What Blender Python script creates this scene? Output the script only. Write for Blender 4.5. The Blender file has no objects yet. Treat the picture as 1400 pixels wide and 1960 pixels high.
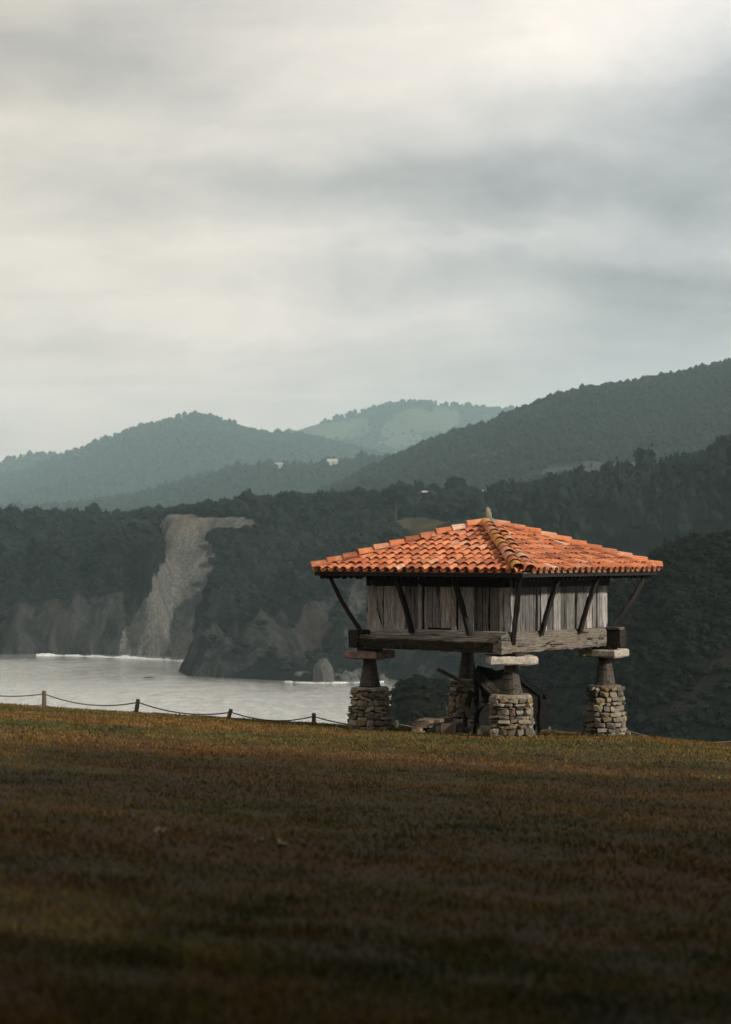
import bpy, math, random
import numpy as np
from mathutils import Vector, Matrix, Euler, Quaternion

random.seed(7)
RNG = np.random.default_rng(7)
SC = bpy.context.scene
COL = SC.collection
F = 3960.0                       # focal length in photo pixels (photo 1400 x 1960)
HZ = 1050.0                      # photo row of the true horizon
rad = math.radians

# ------------------------------------------------------------------ camera
cam = bpy.data.cameras.new('camera')
cam.sensor_fit = 'VERTICAL'; cam.sensor_height = 36.0
cam.lens = F / 1960.0 * 36.0
cam.shift_y = 70.0 / 1960.0
cam.clip_start = 0.1; cam.clip_end = 60000
cam.dof.use_dof = True; cam.dof.focus_distance = 58.0; cam.dof.aperture_fstop = 2.1
cam_o = bpy.data.objects.new('camera', cam); COL.objects.link(cam_o)
cam_o.location = (0, 0, 0); cam_o.rotation_euler = (rad(90), 0, 0)
SC.camera = cam_o

# ------------------------------------------------------------------ sun
SUN_H = Vector((0.79, -0.61)).normalized()
SUN_EL = rad(26)
sun_dir = Vector((SUN_H.x*math.cos(SUN_EL), SUN_H.y*math.cos(SUN_EL), math.sin(SUN_EL)))
sl = bpy.data.lights.new('sun', 'SUN'); sl.energy = 4.7; sl.angle = rad(3.0); sl.color = (1.0, 0.93, 0.82)
so = bpy.data.objects.new('sun', sl); COL.objects.link(so)
so.rotation_euler = sun_dir.to_track_quat('Z', 'Y').to_euler()

# ------------------------------------------------------------------ node helper
class NT:
    def __init__(s, tree):
        s.t = tree; s.n = tree.nodes; s.l = tree.links
    def add(s, typ, **kw):
        nd = s.n.new(typ)
        for k, v in kw.items():
            if k.startswith('i_'):
                nd.inputs[k[2:].replace('_', ' ')].default_value = v
            else:
                setattr(nd, k, v)
        return nd
    def link(s, a, b): s.l.new(a, b)
    def val(s, nd, idx, v):
        if hasattr(v, 'is_output') or isinstance(v, bpy.types.NodeSocket): s.l.new(v, nd.inputs[idx])
        else: nd.inputs[idx].default_value = v
    def math(s, op, a, b=0.0, c=0.0, clamp=False):
        nd = s.n.new('ShaderNodeMath'); nd.operation = op; nd.use_clamp = clamp
        s.val(nd, 0, a); s.val(nd, 1, b); s.val(nd, 2, c); return nd.outputs[0]
    def mix(s, fac, a, b, blend='MIX'):
        nd = s.n.new('ShaderNodeMix'); nd.data_type = 'RGBA'; nd.blend_type = blend
        s.val(nd, 0, fac)
        for i, v in ((6, a), (7, b)):
            if isinstance(v, bpy.types.NodeSocket): s.l.new(v, nd.inputs[i])
            else: nd.inputs[i].default_value = (*v, 1) if len(v) == 3 else v
        return nd.outputs[2]
    def noise(s, vec, scale, detail=4, rough=0.55, dist=0.0, dim='3D'):
        nd = s.n.new('ShaderNodeTexNoise'); nd.noise_dimensions = dim
        nd.inputs['Scale'].default_value = scale; nd.inputs['Detail'].default_value = detail
        nd.inputs['Roughness'].default_value = rough; nd.inputs['Distortion'].default_value = dist
        if vec is not None: s.l.new(vec, nd.inputs['Vector'])
        return nd.outputs[0]
    def ramp(s, fac, stops, interp='LINEAR'):
        nd = s.n.new('ShaderNodeValToRGB'); nd.color_ramp.interpolation = interp
        el = nd.color_ramp.elements
        while len(el) < len(stops): el.new(0.5)
        for e, (p, c) in zip(el, stops):
            e.position = p
            e.color = (c, c, c, 1) if not hasattr(c, '__len__') else ((*c, 1) if len(c) == 3 else c)
        s.l.new(fac, nd.inputs[0]); return nd.outputs[0]
    def mapr(s, v, a, b, c=0.0, d=1.0, smooth=False):
        nd = s.n.new('ShaderNodeMapRange'); nd.interpolation_type = 'SMOOTHSTEP' if smooth else 'LINEAR'
        s.l.new(v, nd.inputs[0])
        for i, x in enumerate((a, b, c, d)): nd.inputs[i+1].default_value = x
        return nd.outputs[0]
    def mapping(s, vec, scale=(1, 1, 1), loc=(0, 0, 0), rot=(0, 0, 0)):
        nd = s.n.new('ShaderNodeMapping')
        nd.inputs['Scale'].default_value = scale; nd.inputs['Location'].default_value = loc
        nd.inputs['Rotation'].default_value = rot
        s.l.new(vec, nd.inputs[0]); return nd.outputs[0]
    def bump(s, h, strength=0.5, dist=0.02, normal=None):
        nd = s.n.new('ShaderNodeBump'); nd.inputs['Strength'].default_value = strength
        nd.inputs['Distance'].default_value = dist; s.l.new(h, nd.inputs['Height'])
        if normal is not None: s.l.new(normal, nd.inputs['Normal'])
        return nd.outputs[0]

# ------------------------------------------------------------------ world: overcast cloud deck over a Nishita sky
w = bpy.data.worlds.new('World'); SC.world = w; w.use_nodes = True
T = NT(w.node_tree); T.n.clear()
tc = T.add('ShaderNodeTexCoord')
d0 = tc.outputs['Generated']
sep = T.add('ShaderNodeSeparateXYZ'); T.link(d0, sep.inputs[0])
X, Y, Z = sep.outputs
# cloud-deck coordinates: direction projected on a plane overhead, so the layers flatten towards the horizon
zc = T.math('ADD', T.math('MAXIMUM', Z, 0.0), 0.22)
cmb = T.add('ShaderNodeCombineXYZ')
T.link(T.math('DIVIDE', X, zc), cmb.inputs[0]); T.link(T.math('DIVIDE', Y, zc), cmb.inputs[1])
deck = cmb.outputs[0]
warp = T.noise(deck, 1.1, 3, 0.5)
n_big = T.noise(deck, 1.25, 5, 0.52, 0.6)
n_mid = T.noise(T.mapping(deck, (1.0, 1.9, 1), (3.1, 1.7, 0)), 2.6, 6, 0.55, 0.5)
n_fine = T.noise(T.mapping(d0, (1.0, 1.0, 1.9)), 10.0, 8, 0.58, 0.7)
az = T.math('ARCTAN2', X, Y)
el = T.math('ARCSINE', Z)
wx = T.math('MULTIPLY', T.math('SUBTRACT', T.noise(T.mapping(d0, (1, 1, 2.2)), 8.0, 4, 0.6), 0.5), 0.085)
wy = T.math('MULTIPLY', T.math('SUBTRACT', T.noise(T.mapping(d0, (1, 1, 1.6), (5, 2, 1)), 9.0, 4, 0.6), 0.5), 0.06)
azw = T.math('ADD', az, wx); elw = T.math('ADD', el, wy)
def blob(px, py, rx, ry, wgt):
    a0 = math.atan((px-700)/F); e0 = math.atan((HZ-py)/F); sa = rx/F; se = ry/F
    u = T.math('DIVIDE', T.math('SUBTRACT', azw, a0), sa); v = T.math('DIVIDE', T.math('SUBTRACT', elw, e0), se)
    r2 = T.math('ADD', T.math('MULTIPLY', u, u), T.math('MULTIPLY', v, v))
    return T.math('MULTIPLY', T.math('EXPONENT', T.math('MULTIPLY', r2, -1.0)), wgt*1.7)
# cloud banks seen in the frame (bright breaks and grey bands)
BL = [(1150, 30, 420, 140, .25), (640, 110, 260, 80, .06), (80, 110, 300, 90, -.09), (300, 290, 420, 45, .05),
      (620, 350, 420, 55, -.08), (1180, 390, 420, 75, -.115), (1400, 200, 190, 120, -.16), (760, 465, 420, 22, .07),
      (960, 520, 300, 38, -.06), (1330, 560, 270, 75, -.16), (240, 560, 420, 110, .12), (560, 620, 300, 45, .06),
      (900, 640, 260, 30, .035), (130, 670, 90, 28, -.04), (820, 640, 60, 20, -.04), (1180, 680, 330, 60, -.07), (640, 730, 60, 30, .04),
      (60, 780, 260, 80, .05)]
acc = None
for b in BL:
    g = blob(*b); acc = g if acc is None else T.math('ADD', acc, g)
br = T.math('ADD', T.math('MULTIPLY', T.math('SUBTRACT', n_big, 0.5), 0.32), 0.67)
br = T.math('ADD', br, T.math('MULTIPLY', T.math('SUBTRACT', n_mid, 0.5), 0.32))
br = T.math('ADD', br, T.math('MULTIPLY', T.math('SUBTRACT', n_fine, 0.5), 0.27))
br = T.math('ADD', br, T.math('MULTIPLY', T.math('SUBTRACT', T.noise(T.mapping(d0, (1.0, 1.0, 1.7), (2, 7, 3)), 26.0, 7, 0.6, 0.8), 0.5), 0.13))
br = T.math('ADD', br, acc)
# warm cream to the left of the view, cool grey-blue to the right
warmth = T.math('ADD', T.mapr(azw, -0.22, 0.16, 1.0, 0.0), T.math('MULTIPLY', T.math('SUBTRACT', br, 0.55), 1.3), clamp=True)
tint = T.mix(warmth, (0.985, 0.985, 0.995), (1.115, 0.985, 0.865))
cl = T.mix(1.0, tint, (1, 1, 1), 'MULTIPLY')
low = T.mapr(el, 0.0, 0.20, 1.0, 0.0, True)
cl = T.mix(low, cl, T.mix(1.0, cl, (1.05, 0.965, 0.975), 'MULTIPLY'))
vm = T.add('ShaderNodeVectorMath', operation='SCALE'); T.link(cl, vm.inputs[0]); T.link(br, vm.inputs['Scale'])
sky = T.add('ShaderNodeTexSky'); sky.sky_type = 'NISHITA'; sky.sun_disc = False
sky.sun_elevation = SUN_EL; sky.sun_rotation = math.atan2(SUN_H.x, SUN_H.y)
bg1 = T.add('ShaderNodeBackground'); T.link(sky.outputs[0], bg1.inputs[0]); bg1.inputs[1].default_value = 0.08
bg2 = T.add('ShaderNodeBackground'); T.link(vm.outputs[0], bg2.inputs[0]); bg2.inputs[1].default_value = 1.0
mx = T.add('ShaderNodeMixShader'); mx.inputs[0].default_value = 0.96
T.link(bg1.outputs[0], mx.inputs[1]); T.link(bg2.outputs[0], mx.inputs[2])
wo = T.add('ShaderNodeOutputWorld'); T.link(mx.outputs[0], wo.inputs[0])

vs = SC.view_settings
vs.view_transform = 'Standard'; vs.look = 'None'; vs.exposure = 0.0; vs.gamma = 1.0; vs.use_curve_mapping = False
SC.cycles.max_bounces = 4; SC.cycles.volume_bounces = 0; SC.cycles.diffuse_bounces = 2; SC.cycles.glossy_bounces = 2
SC.cycles.transparent_max_bounces = 8
SC.cycles.use_denoising = True

# ------------------------------------------------------------------ numpy noise
_P = RNG.permutation(256); _P = np.concatenate([_P, _P, _P])
_V = RNG.random(256)
def vnoise(x, y, z=0.0):
    x, y, z = np.broadcast_arrays(np.asarray(x, float), np.asarray(y, float), np.asarray(z, float))
    xi = np.floor(x).astype(int); yi = np.floor(y).astype(int); zi = np.floor(z).astype(int)
    fx, fy, fz = x-xi, y-yi, z-zi
    fx, fy, fz = fx*fx*(3-2*fx), fy*fy*(3-2*fy), fz*fz*(3-2*fz)
    def h(i, j, k): return _V[_P[_P[_P[(xi+i) & 255]+((yi+j) & 255)]+((zi+k) & 255)] & 255]
    a = h(0,0,0)*(1-fx)+h(1,0,0)*fx; b = h(0,1,0)*(1-fx)+h(1,1,0)*fx
    c = h(0,0,1)*(1-fx)+h(1,0,1)*fx; d = h(0,1,1)*(1-fx)+h(1,1,1)*fx
    return ((a*(1-fy)+b*fy)*(1-fz)+(c*(1-fy)+d*fy)*fz)*2-1
def fbm(x, y, z=0.0, o=4, g=0.5):
    s = 0; a = 1.0; f = 1.0; n = 0
    for k in range(o):
        s = s+a*vnoise(np.asarray(x)*f+17.3*k, np.asarray(y)*f+5.1*k, np.asarray(z)*f); n += a; a *= g; f *= 2.03
    return s/n
def sstep(a, b, x):
    t = np.clip((np.asarray(x, float)-a)/(b-a), 0, 1); return t*t*(3-2*t)

# ------------------------------------------------------------------ object helpers
def tag(o, label=None, cat=None, group=None, kind=None):
    if label: o['label'] = label
    if cat: o['category'] = cat
    if group: o['group'] = group
    if kind: o['kind'] = kind
    return o
def link(name, me, mat=None, parent=None, loc=None, rot=None):
    o = bpy.data.objects.new(name, me); COL.objects.link(o)
    if mat is not None and me is not None and len(me.materials) == 0: me.materials.append(mat)
    if parent is not None: o.parent = parent
    if loc is not None: o.location = loc
    if rot is not None: o.rotation_euler = rot
    return o
def empty(name, loc=(0, 0, 0), rz=0.0):
    o = bpy.data.objects.new(name, None); COL.objects.link(o); o.location = loc; o.rotation_euler = (0, 0, rz)
    o.empty_display_size = 0.3
    return o
def mk(name, verts, faces, smooth=False):
    me = bpy.data.meshes.new(name); me.from_pydata([tuple(v) for v in verts], [], [tuple(f) for f in faces])
    if smooth: me.polygons.foreach_set('use_smooth', [True]*len(me.polygons))
    me.update(); return me
def npmesh(name, V, Fc, smooth=False, attrs=None, cols=None):
    """fast mesh from arrays; Fc is (n,3) or (n,4)"""
    V = np.asarray(V, np.float32); Fc = np.asarray(Fc, np.int32); k = Fc.shape[1]
    me = bpy.data.meshes.new(name)
    me.vertices.add(len(V)); me.vertices.foreach_set('co', V.ravel())
    me.loops.add(Fc.size); me.loops.foreach_set('vertex_index', Fc.ravel())
    me.polygons.add(len(Fc)); me.polygons.foreach_set('loop_start', np.arange(0, Fc.size, k, dtype=np.int32))
    me.polygons.foreach_set('loop_total', np.full(len(Fc), k, np.int32))
    if smooth: me.polygons.foreach_set('use_smooth', np.ones(len(Fc), bool))
    me.update(calc_edges=True)
    for nm, a in (attrs or {}).items():
        at = me.attributes.new(nm, 'FLOAT', 'POINT'); at.data.foreach_set('value', np.asarray(a, np.float32))
    for nm, a in (cols or {}).items():
        at = me.attributes.new(nm, 'FLOAT_COLOR', 'POINT')
        at.data.foreach_set('color', np.concatenate([a, np.ones((len(a), 1))], 1).astype(np.float32).ravel())
    me.validate()
    return me
def gridfaces(nu, nv):
    i = np.arange(nu-1)[:, None]*nv+np.arange(nv-1)[None, :]
    return np.stack([i, i+nv, i+nv+1, i+1], -1).reshape(-1, 4)
def at(px, py, d): return Vector(((px-700)/F*d, d, (HZ-py)/F*d))

# ------------------------------------------------------------------ materials
def new_mat(name):
    m = bpy.data.materials.new(name); m.use_nodes = True
    t = NT(m.node_tree); t.n.clear()
    b = t.add('ShaderNodeBsdfPrincipled'); o = t.add('ShaderNodeOutputMaterial'); t.link(b.outputs[0], o.inputs[0])
    b.inputs['Specular IOR Level'].default_value = 0.25
    return m, t, b
def wood_mat(name, dark, light, warm, stretch=(0.6, 9, 9), rough=0.85, bumpd=0.012, moss=0.0, rnd=0.5):
    m, t, b = new_mat(name)
    tc = t.add('ShaderNodeTexCoord'); oi = t.add('ShaderNodeObjectInfo')
    off = t.add('ShaderNodeVectorMath', operation='ADD'); t.link(tc.outputs['Object'], off.inputs[0])
    sc = t.add('ShaderNodeVectorMath', operation='SCALE'); t.link(oi.outputs['Random'], sc.inputs['Scale'])
    sc.inputs[0].default_value = (31, 17, 23); t.link(sc.outputs[0], off.inputs[1])
    v = off.outputs[0]
    g = t.noise(t.mapping(v, stretch), 2.6, 6, 0.65, 1.2)
    g2 = t.noise(t.mapping(v, tuple(x*3.2 for x in stretch)), 3.0, 4, 0.6, 0.4)
    big = t.noise(v, 1.7, 3, 0.5)
    crack = t.ramp(t.noise(t.mapping(v, (stretch[0]*.45, stretch[1]*.8, stretch[2]*.8)), 2.4, 3, 0.5, 0.8), [(0.36, 0.0), (0.43, 1.0)])
    c = t.mix(t.ramp(g, [(0.28, 0.0), (0.72, 1.0)]), dark, light)
    c = t.mix(t.math('MULTIPLY', t.ramp(big, [(0.45, 0.0), (0.7, 1.0)]), 0.6), c, warm)
    c = t.mix(t.math('MULTIPLY', t.ramp(g2, [(0.35, 1.0), (0.6, 0.0)]), 0.45), c, tuple(x*.45 for x in dark))
    c = t.mix(t.math('SUBTRACT', 1.0, crack), c, tuple(x*.3 for x in dark))
    hsv = t.add('ShaderNodeHueSaturation'); t.link(c, hsv.inputs['Color'])
    t.link(t.mapr(oi.outputs['Random'], 0, 1, 1-rnd, 1+rnd*.8), hsv.inputs['Value'])
    c = hsv.outputs[0]
    if moss > 0:
        ms = t.ramp(t.noise(v, 9.0, 5, 0.7), [(0.62-moss*.25, 0.0), (0.72-moss*.2, 1.0)])
        c = t.mix(t.math('MULTIPLY', ms, 0.8), c, (0.10, 0.085, 0.03))
    t.link(c, b.inputs['Base Color']); b.inputs['Roughness'].default_value = rough
    hgt = t.math('ADD', t.math('MULTIPLY', g, 0.6), t.math('ADD', t.math('MULTIPLY', g2, 0.3), t.math('MULTIPLY', crack, 0.5)))
    t.link(t.bump(hgt, 0.9, bumpd), b.inputs['Normal'])
    return m
M = {}
M['board'] = wood_mat('weathered_board', (0.048, 0.045, 0.042), (0.42, 0.40, 0.375), (0.19, 0.15, 0.11), rnd=.68)
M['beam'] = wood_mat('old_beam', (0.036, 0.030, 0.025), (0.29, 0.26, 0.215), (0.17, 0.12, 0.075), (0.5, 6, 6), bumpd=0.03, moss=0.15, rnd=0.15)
M['darkbeam'] = wood_mat('dark_beam', (0.008, 0.007, 0.006), (0.034, 0.027, 0.021), (0.028, 0.02, 0.012), (0.5, 6, 6), bumpd=0.03, moss=0.2, rnd=0.2)  # beam wood darkened: shade of the unlit beam faces is in the colour
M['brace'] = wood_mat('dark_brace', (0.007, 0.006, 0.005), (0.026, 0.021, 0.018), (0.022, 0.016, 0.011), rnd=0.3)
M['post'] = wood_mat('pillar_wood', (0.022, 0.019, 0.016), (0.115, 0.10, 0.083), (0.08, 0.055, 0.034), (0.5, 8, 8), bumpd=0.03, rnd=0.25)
M['fencepost'] = wood_mat('fence_wood', (0.03, 0.026, 0.02), (0.15, 0.13, 0.10), (0.12, 0.08, 0.04), (0.6, 12, 12))
M['cart'] = wood_mat('cart_wood', (0.004, 0.004, 0.004), (0.016, 0.013, 0.011), (0.014, 0.009, 0.006), rnd=0.4)
M['timber'] = wood_mat('cut_timber', (0.04, 0.03, 0.021), (0.36, 0.30, 0.225), (0.24, 0.145, 0.085), rnd=0.35)

def stone_mat(name, cols, scale=6, bumpd=0.03, lichen=0.3):
    m, t, b = new_mat(name)
    tc = t.add('ShaderNodeTexCoord'); oi = t.add('ShaderNodeObjectInfo')
    v = tc.outputs['Object']
    base = t.ramp(oi.outputs['Random'], [(i/max(1, len(cols)-1), c) for i, c in enumerate(cols)])
    n1 = t.noise(v, scale, 6, 0.65, 0.4); n2 = t.noise(v, scale*4, 5, 0.7)
    c = t.mix(t.ramp(n1, [(0.3, 0.0), (0.7, 1.0)]), t.mix(1.0, base, (0.4, 0.4, 0.42), 'MULTIPLY'), base)
    c = t.mix(t.math('MULTIPLY', t.ramp(n2, [(0.35, 1.0), (0.55, 0.0)]), 0.6), c, (0.03, 0.028, 0.025))
    li = t.ramp(t.noise(t.mapping(v, (1, 1, 1), (7, 3, 1)), scale*1.6, 5, 0.7), [(0.6, 0.0), (0.68, 1.0)])
    c = t.mix(t.math('MULTIPLY', li, lichen), c, (0.40, 0.38, 0.28))
    t.link(c, b.inputs['Base Color']); b.inputs['Roughness'].default_value = 0.92
    t.link(t.bump(t.math('ADD', n1, t.math('MULTIPLY', n2, 0.5)), 0.8, bumpd), b.inputs['Normal'])
    return m
M['stone'] = stone_mat('field_stone', [(0.085, 0.08, 0.065), (0.31, 0.265, 0.185), (0.14, 0.13, 0.11), (0.42, 0.355, 0.235), (0.34, 0.22, 0.10), (0.09, 0.09, 0.085), (0.48, 0.43, 0.33), (0.22, 0.195, 0.145)])
M['mortar'] = stone_mat('dark_joint', [(0.022, 0.018, 0.014), (0.026, 0.022, 0.017)], 14, 0.02, 0.05)
M['slab'] = stone_mat('slab_stone', [(0.52, 0.45, 0.365), (0.56, 0.49, 0.40)], 7, 0.02, 0.5)
M['slab_red'] = stone_mat('red_slab_stone', [(0.30, 0.20, 0.165), (0.36, 0.24, 0.2)], 7, 0.02, 0.2)
M['finial'] = stone_mat('finial_stone', [(0.26, 0.23, 0.17), (0.3, 0.26, 0.2)], 9, 0.02, 0.5)

def tile_mat(name, lich):
    m, t, b = new_mat(name)
    tc = t.add('ShaderNodeTexCoord'); oi = t.add('ShaderNodeObjectInfo'); R = oi.outputs['Random']; oz = t.add('ShaderNodeVectorMath', operation='LENGTH'); t.link(oi.outputs['Location'], oz.inputs[0])
    v = t.add('ShaderNodeVectorMath', operation='ADD'); t.link(tc.outputs['Object'], v.inputs[0])
    s = t.add('ShaderNodeVectorMath', operation='SCALE'); s.inputs[0].default_value = (41, 23, 13); t.link(R, s.inputs['Scale']); t.link(s.outputs[0], v.inputs[1])
    v = v.outputs[0]
    base = t.ramp(R, [(0.0, (0.40, 0.125, 0.054)), (0.14, (0.22, 0.068, 0.034)), (0.22, (0.58, 0.205, 0.085)), (0.4, (0.37, 0.10, 0.043)), (0.55, (0.61, 0.225, 0.098)), (0.72, (0.50, 0.155, 0.062)), (0.84, (0.38, 0.135, 0.066)), (0.95, (0.56, 0.27, 0.155)), (1.0, (0.64, 0.43, 0.31))])
    n = t.noise(v, 7, 5, 0.6); n2 = t.noise(v, 38, 4, 0.7); n3 = t.noise(v, 3.2, 3, 0.5)
    c = t.mix(t.math('MULTIPLY', t.ramp(n, [(0.42, 0.0), (0.72, 1.0)]), 0.6), base, t.mix(1.0, base, (0.42, 0.36, 0.34), 'MULTIPLY'))
    c = t.mix(t.math('MULTIPLY', t.ramp(n2, [(0.36, 1.0), (0.47, 0.0)]), 0.8), c, (0.10, 0.05, 0.035))
    c = t.mix(t.math('MULTIPLY', t.ramp(n3, [(0.6, 0.0), (0.75, 1.0)]), 0.45), c, (0.55, 0.36, 0.24))
    if lich:
        l = t.ramp(t.noise(t.mapping(v, (1, 1, 1), (9, 4, 2)), 6, 5, 0.65), [(0.47, 0.0), (0.55, 1.0)])
        pick = t.ramp(R, [(0.22, 0.0), (0.26, 1.0), (0.72, 1.0), (0.76, 0.0)])
        c = t.mix(t.math('MULTIPLY', t.math('MULTIPLY', l, pick), 0.9), c, (0.42, 0.30, 0.035))
    t.link(c, b.inputs['Base Color']); b.inputs['Roughness'].default_value = 0.88
    t.link(t.bump(t.math('ADD', n, t.math('MULTIPLY', n2, 0.5)), 0.5, 0.008), b.inputs['Normal'])
    return m
M['tile'] = tile_mat('terracotta_tile', False)
M['hiptile'] = tile_mat('hip_terracotta', True)

def foliage_mat(name, c1, c2, scale, attr=True, rough=0.85):
    m, t, b = new_mat(name)
    tc = t.add('ShaderNodeTexCoord')
    n = t.noise(tc.outputs['Object'], scale, 4, 0.6)
    c = t.mix(t.ramp(n, [(0.32, 0.0), (0.68, 1.0)]), c1, c2)
    if attr:
        a = t.add('ShaderNodeAttribute', attribute_name='tint')
        h = t.add('ShaderNodeHueSaturation'); t.link(c, h.inputs['Color']); t.link(a.outputs['Fac'], h.inputs['Value']); c = h.outputs[0]
    t.link(c, b.inputs['Base Color']); b.inputs['Roughness'].default_value = rough; b.inputs['Specular IOR Level'].default_value = 0.1
    return m
M['forest'] = foliage_mat('forest_leaf', (0.0044, 0.0068, 0.0058), (0.0090, 0.0115, 0.0080), 0.02)  # cloud shadow over the hills is put into this low colour
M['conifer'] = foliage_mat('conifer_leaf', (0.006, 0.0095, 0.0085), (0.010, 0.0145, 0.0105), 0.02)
M['shrub'] = foliage_mat('shrub_leaf', (0.0040, 0.0062, 0.0045), (0.0085, 0.0105, 0.0055), 0.05)  # near black: cloud shadow on the headland is put into the colour
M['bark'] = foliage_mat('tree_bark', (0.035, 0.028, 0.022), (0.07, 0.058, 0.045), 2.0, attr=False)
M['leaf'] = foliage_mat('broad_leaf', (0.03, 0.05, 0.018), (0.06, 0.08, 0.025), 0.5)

# ================================================================== LARGE STRUCTURE
# ------------------------------------------------------------------ lawn
LX = [-60, -20, -11, -5.5, -1.5, 0, 4, 7.6, 10.8, 20, 60]
LZ = [2.6, 1.4, .885, .545, .30, .20, .03, -.02, -.285, -1.2, -5]
def ground(x, y):
    x = np.asarray(x, float); y = np.asarray(y, float)
    z = -1.4-.0675*y+np.interp(x, LX, LZ)
    e = np.clip(y-63.2, 0, None)
    z = z-.016*e*e-np.clip(y-80, 0, None)*.9
    z = z+.035*fbm(x*.35, y*.35, 0, 3)+.012*fbm(x*1.7, y*1.7, 4, 2)
    return np.maximum(z, -64)
m, t, b = new_mat('lawn_soil')
tcn = t.add('ShaderNodeTexCoord')
def lawn_colour(t, pos):
    """patchy dry turf: rust brown to olive green; used by soil and blades alike"""
    big = t.noise(t.mapping(pos, (0.5, 1.0, 0.0)), 0.16, 4, 0.6, 0.3)
    mid = t.noise(t.mapping(pos, (1, 1, 0), (3, 7, 0)), 1.1, 4, 0.6)
    k = t.math('ADD', t.math('MULTIPLY', big, 0.60), t.math('MULTIPLY', mid, 0.40))
    return t.ramp(k, [(0.36, (0.142, 0.068, 0.0160)), (0.45, (0.116, 0.063, 0.0138)), (0.52, (0.082, 0.059, 0.0115)), (0.60, (0.042, 0.045, 0.010))]), mid
geo = t.add('ShaderNodeNewGeometry')
c, mid = lawn_colour(t, geo.outputs['Position'])
t.link(t.mix(1.0, c, (0.42, 0.40, 0.38), 'MULTIPLY'), b.inputs['Base Color']); b.inputs['Roughness'].default_value = 1.0
t.link(t.bump(t.noise(tcn.outputs['Object'], 14, 5, 0.7), 1.0, 0.05), b.inputs['Normal'])
M['soil'] = m
ys = np.concatenate([np.arange(-30, 4, 2.0), np.arange(4, 90, .5), np.arange(90, 170, 4)])
xs = np.concatenate([np.arange(-60, -16, 3.0), np.arange(-16, 18, .5), np.arange(18, 61, 3)])
GX, GY = np.meshgrid(xs, ys, indexing='ij')
lawn = link('lawn', npmesh('lawn', np.stack([GX, GY, ground(GX, GY)], -1).reshape(-1, 3), gridfaces(len(xs), len(ys)), True), M['soil'])
tag(lawn, kind='structure')

# ------------------------------------------------------------------ sea
m, t, b = new_mat('sea_water')
tcn = t.add('ShaderNodeTexCoord'); v = tcn.outputs['Object']
w1 = t.noise(t.mapping(v, (0.25, 1.0, 1)), 0.09, 5, 0.6, 0.4)
w2 = t.noise(t.mapping(v, (0.4, 1.0, 1), (4, 9, 0)), 0.55, 5, 0.65, 0.3)
patch = t.noise(t.mapping(v, (0.5, 1, 1)), 0.010, 3, 0.5)
w3 = t.noise(t.mapping(v, (1.0, 0.30, 1), (2, 5, 0)), 0.16, 5, 0.65, 0.5)
h = t.math('ADD', t.math('MULTIPLY', w1, 1.2), t.math('ADD', t.math('MULTIPLY', w2, 0.5), t.math('MULTIPLY', w3, 2.2)))
calm_a = t.add('ShaderNodeAttribute', attribute_name='calm').outputs['Fac']
bn = t.add('ShaderNodeBump'); bn.inputs['Distance'].default_value = 3.6; t.link(h, bn.inputs['Height']); t.link(t.mapr(calm_a, 0, 1, 1.0, .22), bn.inputs['Strength']); t.link(bn.outputs[0], b.inputs['Normal'])
b.inputs['Base Color'].default_value = (0.95, 0.945, 0.89, 1)
b.inputs['IOR'].default_value = 1.33; b.inputs['Metallic'].default_value = 0.86
t.link(t.mapr(calm_a, 0, 1, .25, .12), b.inputs['Roughness'])
M['sea'] = m
# ------------------------------------------------------------------ far shore: cliffs and wooded plateau (height field)
def dsea(y): return 237600.0/(y-HZ)
COAST = [(-900, 1290), (-500, 1262), (-330, 1254), (-255, 1250)]
for px, py in [(0, 1252), (200, 1253), (330, 1256)]:
    d = dsea(py); COAST.append(((px-700)/F*d, d))
COAST += [(-95, 1128), (-86, 1075), (-90, 1010)]
for px, py in [(364, 1294), (420, 1297), (520, 1302), (598, 1304)]:
    d = dsea(py); COAST.append(((px-700)/F*d, d))
COAST += [(-20, 968), (-12, 975), (0, 962), (12, 948), (30, 922), (55, 885), (80, 840), (110, 780), (150, 740), (260, 700), (700, 650)]
CO = np.array(COAST)
def coast_dist(x, y):
    best = np.full(x.shape, 1e9)
    for (x0, y0), (x1, y1) in zip(CO[:-1], CO[1:]):
        dx, dy = x1-x0, y1-y0; L = dx*dx+dy*dy
        tt = np.clip(((x-x0)*dx+(y-y0)*dy)/L, 0, 1)
        best = np.minimum(best, np.hypot(x-x0-tt*dx, y-y0-tt*dy))
    # inland = polygon closed far behind
    P = np.vstack([CO, [(2500, 650), (2500, 6000), (-2500, 6000), (-2500, 1290)]])
    ins = np.zeros(x.shape, bool); j = len(P)-1
    for i in range(len(P)):
        xi, yi = P[i]; xj, yj = P[j]
        c = ((yi > y) != (yj > y)) & (x < (xj-xi)*(y-yi)/(yj-yi+1e-12)+xi)
        ins ^= c; j = i
    return np.where(ins, best, -best)
sx = np.concatenate([np.linspace(-1500, -320, 12), np.linspace(-300, 160, 140), np.linspace(180, 1500, 14)]); sy = np.concatenate([np.linspace(60, 640, 10), np.linspace(660, 1300, 150), np.linspace(1330, 2400, 8)])
GX, GY = np.meshgrid(sx, sy, indexing='ij')
calm = sstep(-150, -8, coast_dist(GX, GY)+34*fbm(GX*.03, GY*.008, 2, 3))
sea = link('sea', npmesh('sea', np.stack([GX, GY, GX*0-60.0], -1).reshape(-1, 3), gridfaces(len(sx), len(sy)), True, attrs=dict(calm=calm.ravel())), M['sea'])
tag(sea, kind='structure')
TOPX = [-200, 0, 200, 300, 400, 490, 550, 700, 760, 870, 930, 1000, 1100, 1200, 1300, 1400, 1600]
TOPY = [985, 984, 990, 986, 976, 966, 962, 960, 956, 958, 962, 957, 949, 938, 925, 913, 900]
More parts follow.
